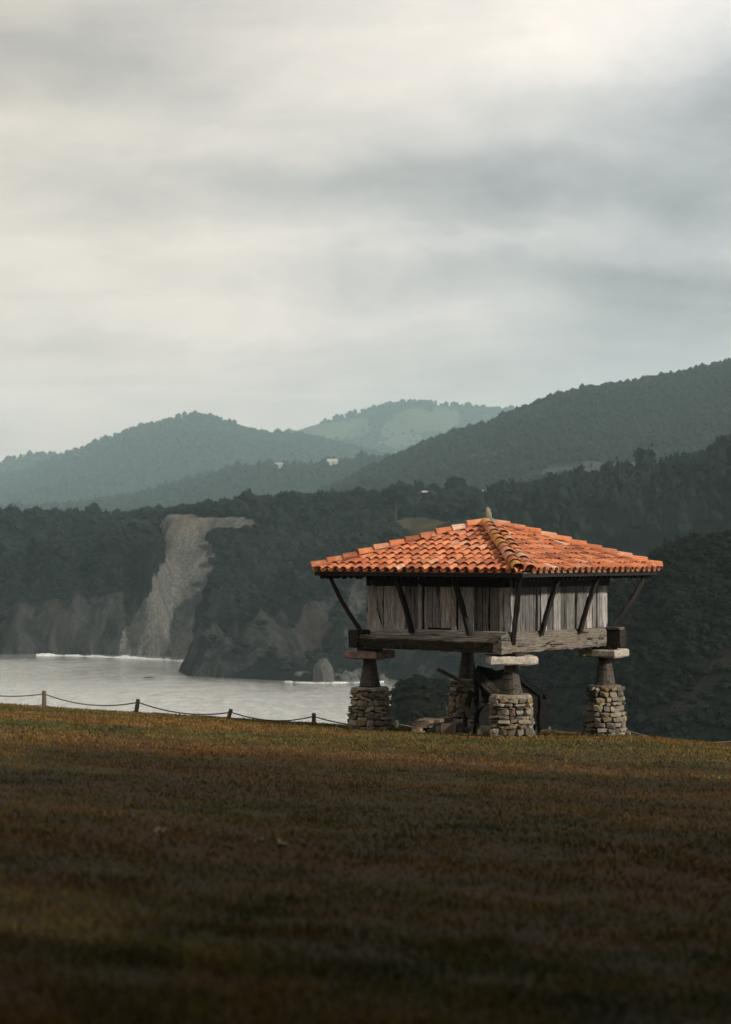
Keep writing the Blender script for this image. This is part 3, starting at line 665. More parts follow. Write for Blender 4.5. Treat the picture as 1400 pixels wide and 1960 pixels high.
# ------------------------------------------------------------------ turf
m, t, b = new_mat('turf_blades')
geo = t.add('ShaderNodeNewGeometry'); c, mid = lawn_colour(t, geo.outputs['Position'])
h = t.add('ShaderNodeHueSaturation'); t.link(c, h.inputs['Color']); t.link(A(t, 'tint'), h.inputs['Value'])
t.link(h.outputs[0], b.inputs['Base Color']); b.inputs['Roughness'].default_value = .7; b.inputs['Specular IOR Level'].default_value = .2
M['turf'] = m
def turf():
    n = 420000
    # roughly even on screen: sample 1/distance
    q = RNG.uniform(1/66.5, 1/6.5, int(n*.45)); y = np.concatenate([1/q, np.sqrt(RNG.uniform(14**2, 67.5**2, n-len(q)))])
    x = RNG.uniform(-1, 1, n)*(.235*y+1.0)
    cl = fbm(x*2.2, y*2.2, 5, 3); keep = RNG.random(n) < .62+.6*cl
    x, y, cl = x[keep], y[keep], cl[keep]; n = len(x)
    cx_, cy_ = [], []
    for (pa, pb) in ((2.448, -2.448), (-2.448, -2.448), (2.448, 2.448), (-2.448, 2.448)):
        wx_ = 3.558+pa*math.cos(.66139704)+pb*math.sin(.66139704); wy_ = 60-pa*math.sin(.66139704)+pb*math.cos(.66139704)
        a_ = RNG.uniform(0, 6.283, 500); r_ = RNG.uniform(.56, .80, 500); cx_.append(wx_+np.cos(a_)*r_); cy_.append(wy_+np.sin(a_)*r_)
    nc = 2000; x = np.concatenate([x]+cx_); y = np.concatenate([y]+cy_); cl = np.concatenate([cl, np.full(nc, .9)]); n = len(x)
    z = ground(x, y)
    hh = (.026+.00026*y)*RNG.uniform(.5, 1.3, n)*(1+.5*np.clip(cl, -.5, 1)); tall = RNG.random(n) < .008
    hh = np.where(tall, hh*2.0, hh); hh[-nc:] *= RNG.uniform(1, 2.6, nc)
    ww = (.004+.00026*y)*RNG.uniform(.6, 1.3, n)
    a = RNG.uniform(0, 6.283, n); ln = RNG.normal(size=(n, 2))*hh[:, None]*.45
    dx, dy = np.cos(a)*ww, np.sin(a)*ww
    B0 = np.stack([x-dx, y-dy, z-.006], -1); B1 = np.stack([x+dx, y+dy, z-.006], -1)
    Tp = np.stack([x+ln[:, 0], y+ln[:, 1], z+hh], -1)
    V = np.stack([B0, B1, Tp], 1).reshape(-1, 3)
    tuft = sstep(.12, .38, fbm(x*2.1, y*1.5, 31, 3)); hh = hh*(1+.25*tuft); Tp[:, 2] = z+hh
    V = np.stack([B0, B1, Tp], 1).reshape(-1, 3)
    tint = np.repeat(RNG.uniform(.55, 1.6, n)*(1+.25*cl)*(1-.30*tuft), 3)
    o = link('turf', npmesh('turf', V, np.arange(len(V)).reshape(-1, 3), attrs=dict(tint=tint)), M['turf'])
    tag(o, 'short patchy rust-brown and olive grass of the clifftop lawn', 'grass', kind='stuff')
turf()

# ================================================================== THE GRANARY
TH = 0.66139704
AX = Vector((math.cos(TH), -math.sin(TH), 0)); BX = Vector((math.sin(TH), math.cos(TH), 0))
GO = Vector((3.558, 60.0, -5.25))
gran = empty('raised_granary', GO, -TH)
tag(gran, 'old wooden granary with orange tiled roof raised on four stone pillars', 'granary')
def g_local(world): return Matrix.Rotation(TH, 3, 'Z') @ (Vector(world)-GO)
def gz(a, bb): w_ = GO+AX*a+BX*bb; return float(ground(w_.x, w_.y))-GO.z

def timber_mesh(L, W, H, seg=10, jit=.006, seed=0, taper=1.0, bow=0.0, section=None, ends=True):
    """hewn timber along local X, centred; section: list of (y,z) in units of W,H"""
    rng = np.random.default_rng(seed)
    if section is None:
        c = .12
        section = [(-.5, -.5+c), (-.5+c*.6, -.5), (.5-c*.6, -.5), (.5, -.5+c), (.5, .5-c), (.5-c*.6, .5), (-.5+c*.6, .5), (-.5, .5-c)]
    k = len(section); V = []
    for i in range(seg+1):
        u = i/seg; x = (u-.5)*L; s = 1+(taper-1)*u
        oy, oz = rng.normal()*jit*.6, rng.normal()*jit*.6+bow*math.sin(math.pi*u)
        for (sy, sz) in section:
            V.append((x+(rng.normal()*jit if i in (0, seg) else 0), sy*W*s+oy+rng.normal()*jit, sz*H*s+oz+rng.normal()*jit))
    Fc = []
    for i in range(seg):
        for j in range(k):
            j2 = (j+1) % k; Fc.append((i*k+j, i*k+j2, (i+1)*k+j2, (i+1)*k+j))
    Fc.append(tuple(range(k))[::-1]); Fc.append(tuple(seg*k+j for j in range(k)))
    return mk('timber', V, [f[::-1] for f in Fc])
def between(name, p0, p1, W, H, mat, parent=None, up=(0, 0, 1), **kw):
    p0, p1 = Vector(p0), Vector(p1); d = p1-p0; L = d.length; x = d.normalized()
    y = Vector(up).cross(x).normalized(); z = x.cross(y)
    me = timber_mesh(L, W, H, **kw); o = link(name, me, mat, parent)
    R = Matrix((x, y, z)).transposed().to_4x4(); R.translation = (p0+p1)/2
    o.matrix_local = R; return o

Pp, Ww, Ee = 2.448, 2.496, 3.575
Z_PL, Z_PG, Z_MU, Z_BB, Z_BT = 1.27, 2.09, 2.32, 2.42, 2.90
Z_EAVE, Z_APEX = 4.60, 5.92
SLOPE = math.atan2(Z_APEX-Z_EAVE, Ee)
SL_LEN = Ee/math.cos(SLOPE)

# ---- pillars: stone plinth with separate stones, wooden tapered post, stone disc
def stone_meshes(n, seed):
    out = []
    for k in range(n):
        rng = np.random.default_rng(seed+k)
        V, Fc = ICO1
        P = V.copy(); P = np.sign(P)*np.abs(P)**.42
        P *= (1+rng.normal(size=(len(P), 1))*.10)
        P = P+rng.normal(size=P.shape)*.06
        out.append(mk('stone', P*.5, Fc))
    return out
STONES = stone_meshes(9, 40)
def tube(rings, n=20, jit=0.0, seed=0, square=0.0, cap=True):
    rng = np.random.default_rng(seed); V = []; Fc = []
    for (z, r, ox, oy) in rings:
        for i in range(n):
            a = 6.28319*i/n; c, s = math.cos(a), math.sin(a)
            if square:
                q = (abs(c)**(2/(1-square*.8))+abs(s)**(2/(1-square*.8)))**(-(1-square*.8)/2); c, s = c*q, s*q
            rr = r*(1+rng.normal()*jit)
            V.append((ox+c*rr, oy+s*rr, z+rng.normal()*jit*.3))
    m_ = len(rings)
    for k in range(m_-1):
        for i in range(n):
            j = (i+1) % n; Fc.append((k*n+i, k*n+j, (k+1)*n+j, (k+1)*n+i))
    if cap: Fc.append(tuple(range(n))[::-1]); Fc.append(tuple((m_-1)*n+i for i in range(n)))
    return V, Fc
def spin(V, a, bb, r):
    c, s_ = math.cos(r), math.sin(r)
    return [(a+c*(x-a)-s_*(y-bb), bb+s_*(x-a)+c*(y-bb), z) for x, y, z in V]
def pillar(a, bb, r0, r1, seed, view=True, square=.5, disc_rot=0.0, disc=(1.1, 1.1), slab='slab', slabmat=None, rot=0.0):
    g = gz(a, bb); rng = np.random.default_rng(seed)
    zb = min(g, 0)-.12
    V, Fc = tube([(zb, r0-.07, a, bb), (Z_PL*.5, (r0+r1)/2-.07, a, bb), (Z_PL-.05, r1-.06, a, bb)], 20, .01, seed, square); V = spin(V, a, bb, rot)
    pl = link('plinth', mk('plinth', V, Fc), M['mortar'], gran)
    # courses of stones round the visible half (all round, fewer behind)
    z = g-.04; row = 0; right_dir = -TH
    while z < Z_PL-.09:
        hgt = rng.choice([.07, .10, .14, .19])*rng.uniform(.85, 1.15); hgt = min(hgt, Z_PL-.05-z)
        if hgt < .05: break
        R = r0+(r1-r0)*np.clip((z+hgt/2)/Z_PL, 0, 1)
        ang = rng.uniform(0, .5); end = ang+6.283
        while ang < end-.12:
            wd = rng.uniform(.12, .36)*(1.0 if hgt > .1 else 1.2); da = wd/R
            if ang+da > end: da = end-ang
            am = ang+da/2
            # direction facing the camera in local frame
            wdir = AX*math.cos(am+rot)+BX*math.sin(am+rot)
            if wdir.y < .35:
                c_, s_ = math.cos(am), math.sin(am)
                e = 2/(1-square*.8); q = (abs(c_)**e+abs(s_)**e)**(-1/e) if square else 1.0
                rr = R*q-.055+rng.uniform(-.035, .035)
                o = link('stone', random.choice(STONES), M['stone'], pl)
                cr_, sr_ = math.cos(am+rot), math.sin(am+rot)
                o.location = (a+cr_*rr, bb+sr_*rr, z+hgt/2+rng.uniform(-.012, .012))
                o.rotation_euler = (rng.normal()*.17, rng.normal()*.15, am+rot+rng.normal()*.16)
                o.scale = (rng.uniform(.17, .24), R*q*da*1.0, hgt*rng.uniform(.85, 1.12))
            ang += da
        z += hgt*.94; row += 1
    # cap stone
    V, Fc = tube([(Z_PL-.10, r1+.01, a, bb), (Z_PL-.07, r1+.02, a, bb), (Z_PL-.02, r1+.01, a, bb), (Z_PL, r1-.04, a, bb)], 16, .018, seed+3, square); V = spin(V, a, bb, rot)
    link('cap_stone', mk('cap_stone', V, Fc), M['stone'], pl)
    # post, square in section, flaring downwards
    V, Fc = tube([(Z_PL-.01, .275, a, bb), (Z_PL+.10, .255, a, bb), (Z_PL+.35, .215, a, bb), (Z_PL+.6, .178, a, bb), (Z_PG-.10, .165, a, bb), (Z_PG+.01, .17, a, bb)], 16, .02, seed+5, .55)
    me = mk('post', V, Fc)
    link('post', me, M['post'], gran)
    # disc slab
    n = 4; hw, hd = disc[0]/2, disc[1]/2; V = []
    outline = []
    for (sx, sy) in ((-1, -1), (1, -1), (1, 1), (-1, 1)):
        nx = (sx, sy)
        outline.append((sx*hw, sy*hd))
    pts = []
    for i in range(4):
        p, q = outline[i], outline[(i+1) % 4]
        for k in range(5):
            u = k/5
            pts.append((p[0]+(q[0]-p[0])*u+rng.normal()*.018, p[1]+(q[1]-p[1])*u+rng.normal()*.018))
    rings = [(Z_PG, .93), (Z_PG+.04, 1.0), (Z_MU-.045, 1.0), (Z_MU, .95)]
    ca, sa = math.cos(disc_rot), math.sin(disc_rot)
    for (z_, s_) in rings:
        for (x_, y_) in pts:
            x2, y2 = x_*s_*(1+rng.normal()*.008), y_*s_*(1+rng.normal()*.008)
            V.append((a+ca*x2-sa*y2, bb+sa*x2+ca*y2, z_+rng.normal()*.008))
    N = len(pts); Fc = [(k*N+i, k*N+(i+1) % N, (k+1)*N+(i+1) % N, (k+1)*N+i) for k in range(3) for i in range(N)]
    Fc += [tuple(range(N))[::-1], tuple(3*N+i for i in range(N))]
    link('staddle_slab', mk('staddle_slab', V, Fc), M[slabmat or 'slab'], gran)
    # packing block between slab and beam
    between('packing_block', (a-.3, bb, (Z_MU+Z_BB)/2), (a+.3, bb, (Z_MU+Z_BB)/2), .42, Z_BB-Z_MU+.02, M['darkbeam'], gran, seg=2, seed=seed)
pillar(Pp, -Pp, .545, .525, 11, disc_rot=TH+.10, disc=(1.34, 1.1), square=.5, rot=TH)                      # nearest corner
pillar(-Pp, -Pp, .555, .475, 23, disc_rot=.05, disc=(1.12, 1.0), slabmat='slab_red', square=.35)     # left corner
pillar(Pp, Pp, .56, .455, 37, disc_rot=.06, disc=(1.15, 1.05), slabmat='slab', square=.25)          # right corner
pillar(-Pp, Pp, .55, .47, 51, disc_rot=.0, disc=(1.3, 1.2), slabmat='slab_red', square=.3)         # far corner

# ---- beams
zb = (Z_BB+Z_BT)/2
SEC_LEAN = [(-.42, -.5), (.5, -.5), (.5, .5), (-.30, .5), (-.52, .30), (-.50, .22)]
def beam(p0, p1, W, H, mat, seed, sec=None, jit=.012, seg=18, bow=0.0):
    return between('beam', p0, p1, W, H, M[mat], gran, seg=seg, seed=seed, jit=jit, section=sec, bow=bow)
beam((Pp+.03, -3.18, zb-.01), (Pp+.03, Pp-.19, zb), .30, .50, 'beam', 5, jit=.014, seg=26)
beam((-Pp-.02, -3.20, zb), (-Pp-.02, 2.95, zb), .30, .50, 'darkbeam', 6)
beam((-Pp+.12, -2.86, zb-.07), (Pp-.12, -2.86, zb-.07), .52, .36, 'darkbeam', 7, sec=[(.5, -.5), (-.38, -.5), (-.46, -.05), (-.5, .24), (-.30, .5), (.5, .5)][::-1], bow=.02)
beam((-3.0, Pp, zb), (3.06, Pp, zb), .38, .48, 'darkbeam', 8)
between('beam_lit_rim', (-Pp+.13, -3.06, zb+.085), (Pp-.13, -3.06, zb+.085), .10, .11, M['beam'], gran, seg=22, seed=17, jit=.012, section=[(-.5, -.5), (.5, -.5), (.5, .5), (.1, .5), (-.5, -.1)][::-1])  # paler mossy strip added for the lit top rim of the front beam
# sill boards under the walls and floor
between('sill', (-Ww, -Ww-.03, Z_BT-.03), (Ww-.1, -Ww-.03, Z_BT-.03), .14, .20, M['board'], gran, seed=3, jit=.005)
between('sill', (Ww+.02, -Ww, Z_BT+.02), (Ww+.02, Ww, Z_BT+.02), .14, .09, M['beam'], gran, seed=4, jit=.008)
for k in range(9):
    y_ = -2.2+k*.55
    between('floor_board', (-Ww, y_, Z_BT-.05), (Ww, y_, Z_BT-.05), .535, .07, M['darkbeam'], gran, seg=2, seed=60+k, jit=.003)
# upper end block where the right corner brace foots
between('brace_foot', (Ww+.12, Pp-.05, Z_BT+.035), (Ww+.56, Pp-.05, Z_BT+.035), .30, .07, M['timber'], gran, seg=2, seed=70)

# ---- wall boards, one object each
def wboard(p0, p1, z0, z1, outw, off, th, mat, seed, nm='wall_board', lean=0.0):
    """vertical board between two points of the wall line, pushed out by off"""
    p0, p1 = Vector((*p0, 0)), Vector((*p1, 0)); w_ = (p1-p0).length; mid = (p0+p1)/2+Vector((*outw, 0))*off
    me = timber_mesh(z1-z0, w_-.022, th, seg=8, jit=.0045, seed=seed)
    o = link(nm, me, M[mat], gran)
    x = Vector((0, 0, 1)); z = Vector((*outw, 0)); y = z.cross(x)
    R = Matrix((x, y, z)).transposed().to_4x4(); R.translation = mid+Vector((0, 0, (z0+z1)/2))
    o.matrix_local = R @ Matrix.Rotation(lean, 4, 'Z'); return o
def a_of(px):      # photo column -> local a on the left wall
    k = (px-700)/F; b0 = -Ww
    return (k*(GO.y+b0*math.cos(TH))-GO.x-b0*math.sin(TH))/(math.cos(TH)+k*math.sin(TH))
def b_of(px):
    k = (px-700)/F; a0 = Ww
    return (GO.x+a0*math.cos(TH)-k*(GO.y-a0*math.sin(TH)))/(k*math.cos(TH)-math.sin(TH))
ZT = Z_EAVE+(Ee-Ww)*math.tan(SLOPE)+.02
cuts = [706, 736, 758, 778, 803, 811, 818, 842, 867, 877, 892, 910, 925, 938, 957, 981]
aa = [-Ww]+[a_of(c) for c in cuts[1:]]+[Ww]
for k, (q0, q1) in enumerate(zip(aa[:-1], aa[1:])):
    nm = 'wall_board'; off = RNG.uniform(-.03, .03); z0 = Z_BT+.07; mt = 'board'
    if k in (4, 8): nm = 'door_jamb'; off = .05
    if k == 5: off = -.05
    if k in (6, 7): nm = 'door_board'; off = -.03; z0 += .06
    wboard((q0, -Ww), (q1, -Ww), z0, ZT, (0, -1), off, .06, mt, 100+k, nm)
cuts = [1022, 1034, 1046, 1057, 1071, 1084, 1100, 1123, 1134, 1142, 1153]
bbs = [-Ww]+[b_of(c) for c in cuts]+[Ww]
for k, (q0, q1) in enumerate(zip(bbs[:-1], bbs[1:])):
    wboard((Ww, q0), (Ww, q1), Z_BT+.05, ZT, (1, 0), RNG.uniform(-.03, .03), .06, 'board', 130+k)
for k in range(12):
    q0 = -Ww+k*2*Ww/12; q1 = q0+2*Ww/12
    wboard((q0, Ww), (q1, Ww), Z_BT, ZT, (0, 1), RNG.uniform(-.01, .01), .06, 'board', 150+k)
    wboard((-Ww, q0), (-Ww, q1), Z_BT, ZT, (-1, 0), RNG.uniform(-.01, .01), .06, 'board', 170+k)
# dark strips added on the wall tops: eave shadow put in as colour
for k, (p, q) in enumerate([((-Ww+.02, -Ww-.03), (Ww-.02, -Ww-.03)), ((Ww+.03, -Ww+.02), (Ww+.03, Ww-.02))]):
    between('eave_shade_strip', (*p, 4.33), (*q, 4.33), .10, .30, M['brace'], gran, seg=12, seed=90+k, jit=.006)
# stray diagonal board nailed over the left end of the wall
between('wall_batten', (a_of(714), -Ww-.055, 4.45), (a_of(735), -Ww-.055, 3.1), .13, .035, M['board'], gran, up=(0, -1, 0), seed=9, jit=.004)

# ---- roof: deck, fascia, tiles
ap = (0, 0, Z_APEX); e = Ee-.06
V = [(-e, -e, Z_EAVE), (e, -e, Z_EAVE), (e, e, Z_EAVE), (-e, e, Z_EAVE), ap, (-e, -e, Z_EAVE-.05), (e, -e, Z_EAVE-.05), (e, e, Z_EAVE-.05), (-e, e, Z_EAVE-.05), (0, 0, Z_APEX-.05)]
Fc = [(0, 1, 4), (1, 2, 4), (2, 3, 4), (3, 0, 4), (6, 5, 9), (7, 6, 9), (8, 7, 9), (5, 8, 9), (0, 5, 6, 1), (1, 6, 7, 2), (2, 7, 8, 3), (3, 8, 5, 0)]
roof = link('roof', mk('roof', V, Fc), M['brace'], gran)
for k, (p, q) in enumerate([((-1, -1), (1, -1)), ((1, -1), (1, 1)), ((1, 1), (-1, 1)), ((-1, 1), (-1, -1))]):
    r_ = Ee-.02
    d = Vector((q[0]-p[0], q[1]-p[1], 0)).normalized(); nrm = Vector((d.y, -d.x, 0))
    p0 = Vector((p[0]*r_, p[1]*r_, Z_EAVE-.045)); p1 = Vector((q[0]*r_, q[1]*r_, Z_EAVE-.045))
    between('fascia_board', p0-d*.02, p1-d*.05, .035, .15, M['brace'], roof, seg=16, seed=200+k, jit=.004)
    between('fascia_strip', p0+nrm*.025+Vector((0, 0, .045)), p1+nrm*.025+Vector((0, 0, .045)), .022, .03, M['beam'], roof, seg=12, seed=210+k, jit=.002)
    # rafter tails show as a row of small teeth below the fascia
    n = 34
    for i in range(n):
        u = (i+.5+random.uniform(-.2, .2))/n; c = p0.lerp(p1, u)-nrm*random.uniform(.10, .13)
        if k in (2, 3) and False: continue
        hgt = random.uniform(.10, .17)
        between('rafter_tail', c-nrm*.30+Vector((0, 0, -.095+.11)), c+Vector((0, 0, -.105)), .07, hgt, M['brace'], roof, seg=1, seed=i, jit=.004)
def tile_mesh(L, r0, r1, th=.020, n=7, seed=0, flip=False, arc=math.pi):
    """curved clay tile along local X (x=0 lower end), arched about +Z"""
    rng = np.random.default_rng(seed); V = []; k = n+1
    j0 = 1+rng.normal()*.03; ch = rng.normal(size=4)*.012
    for x, r in ((0+ch[0], r0*j0), (L+ch[1], r1*j0)):
        for rr in (r, r-th):
            for i in range(k):
                a = (math.pi-arc)/2+arc*i/n
                V.append((x+(rng.normal()*.006 if x < .1 else 0), math.cos(a)*rr, math.sin(a)*rr*(.86)*(-1 if flip else 1)))
    Fc = []
    for i in range(n):
        Fc += [(i, i+1, 2*k+i+1, 2*k+i), (k+i+1, k+i, 3*k+i, 3*k+i+1), (i+1, i, k+i, k+i+1), (2*k+i, 2*k+i+1, 3*k+i+1, 3*k+i)]
    Fc += [(0, 2*k, 3*k, k), (n, k+n, 3*k+n, 2*k+n)]
    if flip: Fc = [f[::-1] for f in Fc]
    return mk('tile', V, Fc)
NROW = 10; EXPO = SL_LEN/NROW*1.0; SP = .302
TILES = [tile_mesh(EXPO+.10, .120, .100, seed=k) for k in range(6)]
CHAN = [tile_mesh(EXPO+.10, .105, .125, seed=20+k, flip=True) for k in range(3)]
def face_frame(k):
    rz = [-math.pi/2, 0, math.pi/2, math.pi][k]                 # outward direction of the face
    out = Vector((math.cos(rz), math.sin(rz), 0)); side = Vector((-out.y, out.x, 0))
    upv = (-out*math.cos(SLOPE)+Vector((0, 0, math.sin(SLOPE)))); nrm = upv.cross(side).normalized()
    if nrm.z < 0: nrm = -nrm
    return out, side, upv.normalized(), nrm
def put(me_list, name, parent, mat, pos, xdir, nrm, rng, joined=None):
    me = me_list[rng.integers(0, len(me_list))]
    x = xdir.normalized(); y = nrm.cross(x).normalized(); z = x.cross(y)
    R = Matrix((x, y, z)).transposed().to_4x4(); R.translation = pos
    R = R @ Euler((rng.normal()*.03, rng.normal()*.012, rng.normal()*.022)).to_matrix().to_4x4()
    if joined is not None:
        joined.append((me, R)); return None
    o = link(name, me, mat, parent); o.matrix_local = R; return o
def join_list(name, lst, mat, parent):
    VV = []; FF = []; off = 0
    for me, R in lst:
        for v in me.vertices: VV.append(R @ v.co)
        for p in me.polygons: FF.append([off+i for i in p.vertices])
        off += len(me.vertices)
    o = link(name, mk(name, VV, FF), mat, parent); tag(o, kind='stuff'); return o
rngt = np.random.default_rng(5)
for k in range(4):
    out, side, upv, nrm = face_frame(k)
    base = out*Ee+Vector((0, 0, Z_EAVE))
    front = k in (0, 1); covers = None if front else []; chans = []
    ncol = int(2*Ee/SP)
    for r in range(NROW):
        t0 = r*EXPO-.07
        half = Ee-(t0+EXPO*.55)*math.cos(SLOPE)
        for c in range(-(ncol//2)-1, ncol//2+2):
            s = c*SP+rngt.normal()*.012
            tilt = (upv+nrm*(-.085)).normalized()
            if abs(s) < half-.02:
                pos = base+side*s+upv*(t0+rngt.normal()*.012)+nrm*(.095+rngt.normal()*.008)
                put(TILES, 'roof_tile', roof, M['tile'], pos, tilt, nrm, rngt, covers)
            s2 = s+SP/2
            if abs(s2) < half+.05:
                pos = base+side*s2+upv*(t0-.01)+nrm*(.118)
                put(CHAN, 'channel_tile', roof, M['tile'], pos, tilt, nrm, rngt, chans)
    join_list('channel_tiles', chans, M['tile'], roof)
    if covers is not None: join_list('far_roof_tiles', covers, M['tile'], roof)
HIP = [tile_mesh(.62, .185, .15, n=8, seed=50+k, th=.016) for k in range(5)]
HIP_L = [tile_mesh(.62, .185, .15, n=8, seed=70+k, th=.018) for k in range(4)]
for (sx, sy) in ((1, -1), (-1, -1), (1, 1), (-1, 1)):
    p0 = Vector((sx*Ee, sy*Ee, Z_EAVE)); p1 = Vector((0, 0, Z_APEX)); d = p1-p0; L = d.length; x = d.normalized()
    nrm = (Vector((0, 0, 1))-x*x.z).normalized(); sd = nrm.cross(x); n = 11
    lanes = [(-.14, .15), (.19, .10)] if (sx, sy) == (1, -1) else [(0, .145)]
    for li, (so_, hz_) in enumerate(lanes):
        for i in range(n):
            u = (i*.985)/n
            if i == n-1 and li == 1: continue
            wide = so_ if (sx, sy) == (1, -1) else 0
            pos = p0+d*u-x*.05+sd*(-wide*(1-.35*u))+nrm*(hz_+rngt.normal()*.008)
            put(HIP_L if len(lanes) == 2 and li == 0 else HIP, 'hip_tile', roof, M['hiptile'] if len(lanes) == 2 and li == 0 else M['tile'], pos, (x+nrm*(-.075)), nrm, rngt)
# mortar cushion and stone finial at the apex
V, Fc = tube([(Z_APEX+.02, .34, 0, 0), (Z_APEX+.15, .26, 0, 0), (Z_APEX+.21, .14, 0, 0)], 12, .06, 8); link('apex_mortar', mk('apex_mortar', V, Fc), M['finial'], roof)
V, Fc = tube([(Z_APEX+.12, .11, .01, 0), (Z_APEX+.24, .108, .01, 0), (Z_APEX+.34, .10, 0, 0), (Z_APEX+.44, .085, -.02, 0), (Z_APEX+.50, .05, -.03, 0)], 10, .06, 9)
link('finial', mk('finial', V, Fc, True), M['finial'], roof)
# ---- braces
def brace(p0, p1, seed, w_=.13, bow=.03):
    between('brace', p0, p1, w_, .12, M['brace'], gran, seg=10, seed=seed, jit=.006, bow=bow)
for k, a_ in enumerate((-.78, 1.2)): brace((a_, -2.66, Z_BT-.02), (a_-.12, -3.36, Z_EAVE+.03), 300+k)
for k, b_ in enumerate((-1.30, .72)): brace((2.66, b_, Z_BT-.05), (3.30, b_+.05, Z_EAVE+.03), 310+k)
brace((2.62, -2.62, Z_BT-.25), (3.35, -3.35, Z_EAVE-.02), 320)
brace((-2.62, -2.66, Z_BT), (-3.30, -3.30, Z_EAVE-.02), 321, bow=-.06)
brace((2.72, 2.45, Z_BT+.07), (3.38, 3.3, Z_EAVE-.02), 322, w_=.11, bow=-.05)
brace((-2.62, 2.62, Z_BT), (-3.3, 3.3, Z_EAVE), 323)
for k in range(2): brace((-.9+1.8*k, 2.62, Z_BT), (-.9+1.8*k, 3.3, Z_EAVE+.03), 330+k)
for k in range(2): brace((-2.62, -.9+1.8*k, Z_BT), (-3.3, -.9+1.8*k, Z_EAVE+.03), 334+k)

# ================================================================== THINGS UNDER AND AROUND THE GRANARY
def gnd(px, d): x = (px-700)/F*d; return Vector((x, d, float(ground(x, d))))
# ---- old tipped cart behind the front pillar
cy = 59.6
co_ = gnd(975, cy); cart = empty('farm_cart', co_)
tag(cart, 'old black wooden farm cart tipped up behind the nearest stone pillar', 'cart')
def cp(px, py, d=cy): return at(px, py, d)-co_
def plankc(nm, p0, p1, W, H, par=cart, mat='cart', up=(0, 0, 1), seed=0, seg=4):
    return between(nm, p0, p1, W, H, M[mat], par, up=up, seg=seg, seed=seed, jit=.006)
dn = Vector((0, 1, 0))
# two board sides of the tipped body, each made of planks running down the slope
for sidek, dy in enumerate((-.55, .55)):
    for i in range(4):
        o0 = cp(912, 1297+i*17, cy+dy); o1 = cp(1046, 1349+i*13, cy+dy)
        plankc('side_plank', o0, o1, .035, .255-.02*i, up=(0, 0, 1), seed=400+i+sidek*10)
    for px_, y0, y1 in ((918, 1280, 1360), (975, 1300, 1385), (1035, 1318, 1392)):
        plankc('side_post', cp(px_, y1, cy+dy*1.08), cp(px_+3, y0, cy+dy*1.08), .07, .07, up=(0, 1, 0), seed=430+px_)
    plankc('top_rail', cp(985, 1283, cy+dy*1.08), cp(1051, 1334, cy+dy*1.08), .07, .06, seed=450+sidek)
for i in range(7):
    u = i/6; c0 = cp(915+u*128, 1352+u*34, cy-.55); c1 = c0+Vector((0, 1.1, 0))
    plankc('floor_plank', c0, c1, .32, .04, up=(-.3, 0, 1), seed=460+i)
plankc('tail_board', cp(1044, 1352, cy-.56), cp(1044, 1352, cy-.56)+Vector((0, 1.12, 0)), .05, .72, seed=470)
for i, dx in enumerate((0, 1)):
    plankc('head_board', cp(908+dx*4, 1292+dx*34, cy-.52), cp(908+dx*4, 1292+dx*34, cy-.52)+Vector((0, 1.04, 0)), .05, .50, seed=475+i)
plankc('prop', cp(1036, 1383, cy-.4), Vector((cp(1027, 1400).x, -.35, -.02)), .10, .10, seed=480, up=(0, 1, 0))
plankc('prop', cp(1024, 1383, cy+.3), Vector((cp(1020, 1400).x, .35, -.02)), .10, .10, seed=481, up=(0, 1, 0))
plankc('draw_bar', cp(905, 1330, cy), cp(1050, 1392, cy), .12, .12, seed=482)
def wheel(c, R):
    n = 20; V = []; Fc = []
    prof = [(R, -.04), (R, .04), (R-.09, .045), (R-.10, .02), (.14, .02), (.13, .09), (0.0, .09)]
    prof = [(0, -.09), (.13, -.09), (.14, -.02), (R-.10, -.02), (R-.09, -.045)]+prof
    for (r, y) in prof:
        for i in range(n): a = 6.2832*i/n; V.append((r*math.cos(a), y, r*math.sin(a)))
    for k in range(len(prof)-1):
        for i in range(n): j = (i+1) % n; Fc.append((k*n+i, k*n+j, (k+1)*n+j, (k+1)*n+i))
    wh = link('wheel', mk('wheel', V, Fc), M['cart'], cart, loc=c)
    return wh
wheel(Vector((cp(950, 1330).x, -.74, .52)), .54); wheel(Vector((cp(950, 1330).x, .74, .52)), .54)
plankc('axle', Vector((cp(950, 1330).x, -.8, .52)), Vector((cp(950, 1330).x, .8, .52)), .1, .1, seed=485)
# closed dark body of the cart seen between the planks
outl = [(908, 1348), (908, 1287), (915, 1274), (940, 1279), (950, 1284), (966, 1280), (984, 1287), (1000, 1306), (1048, 1343), (1045, 1384), (990, 1388), (930, 1372)]
V = [cp(px_, py_, cy+dy) for dy in (-.50, .50) for px_, py_ in outl]; N = len(outl)
Fc = [tuple(range(N)), tuple(range(2*N-1, N-1, -1))]+[(i, i+N, (i+1) % N+N, (i+1) % N) for i in range(N)]
link('body', mk('body', V, Fc), M['cart'], cart)

def loose(nm, p0, p1, W, H, mat, label, cat, group=None, seed=0, up=(0, 0, 1), seg=6, jit=.007, bow=0.0):
    p0, p1 = Vector(p0), Vector(p1)
    o = between(nm, p0, p1, W, H, M[mat], None, up=up, seg=seg, seed=seed, jit=jit, bow=bow)
    return tag(o, label, cat, group)
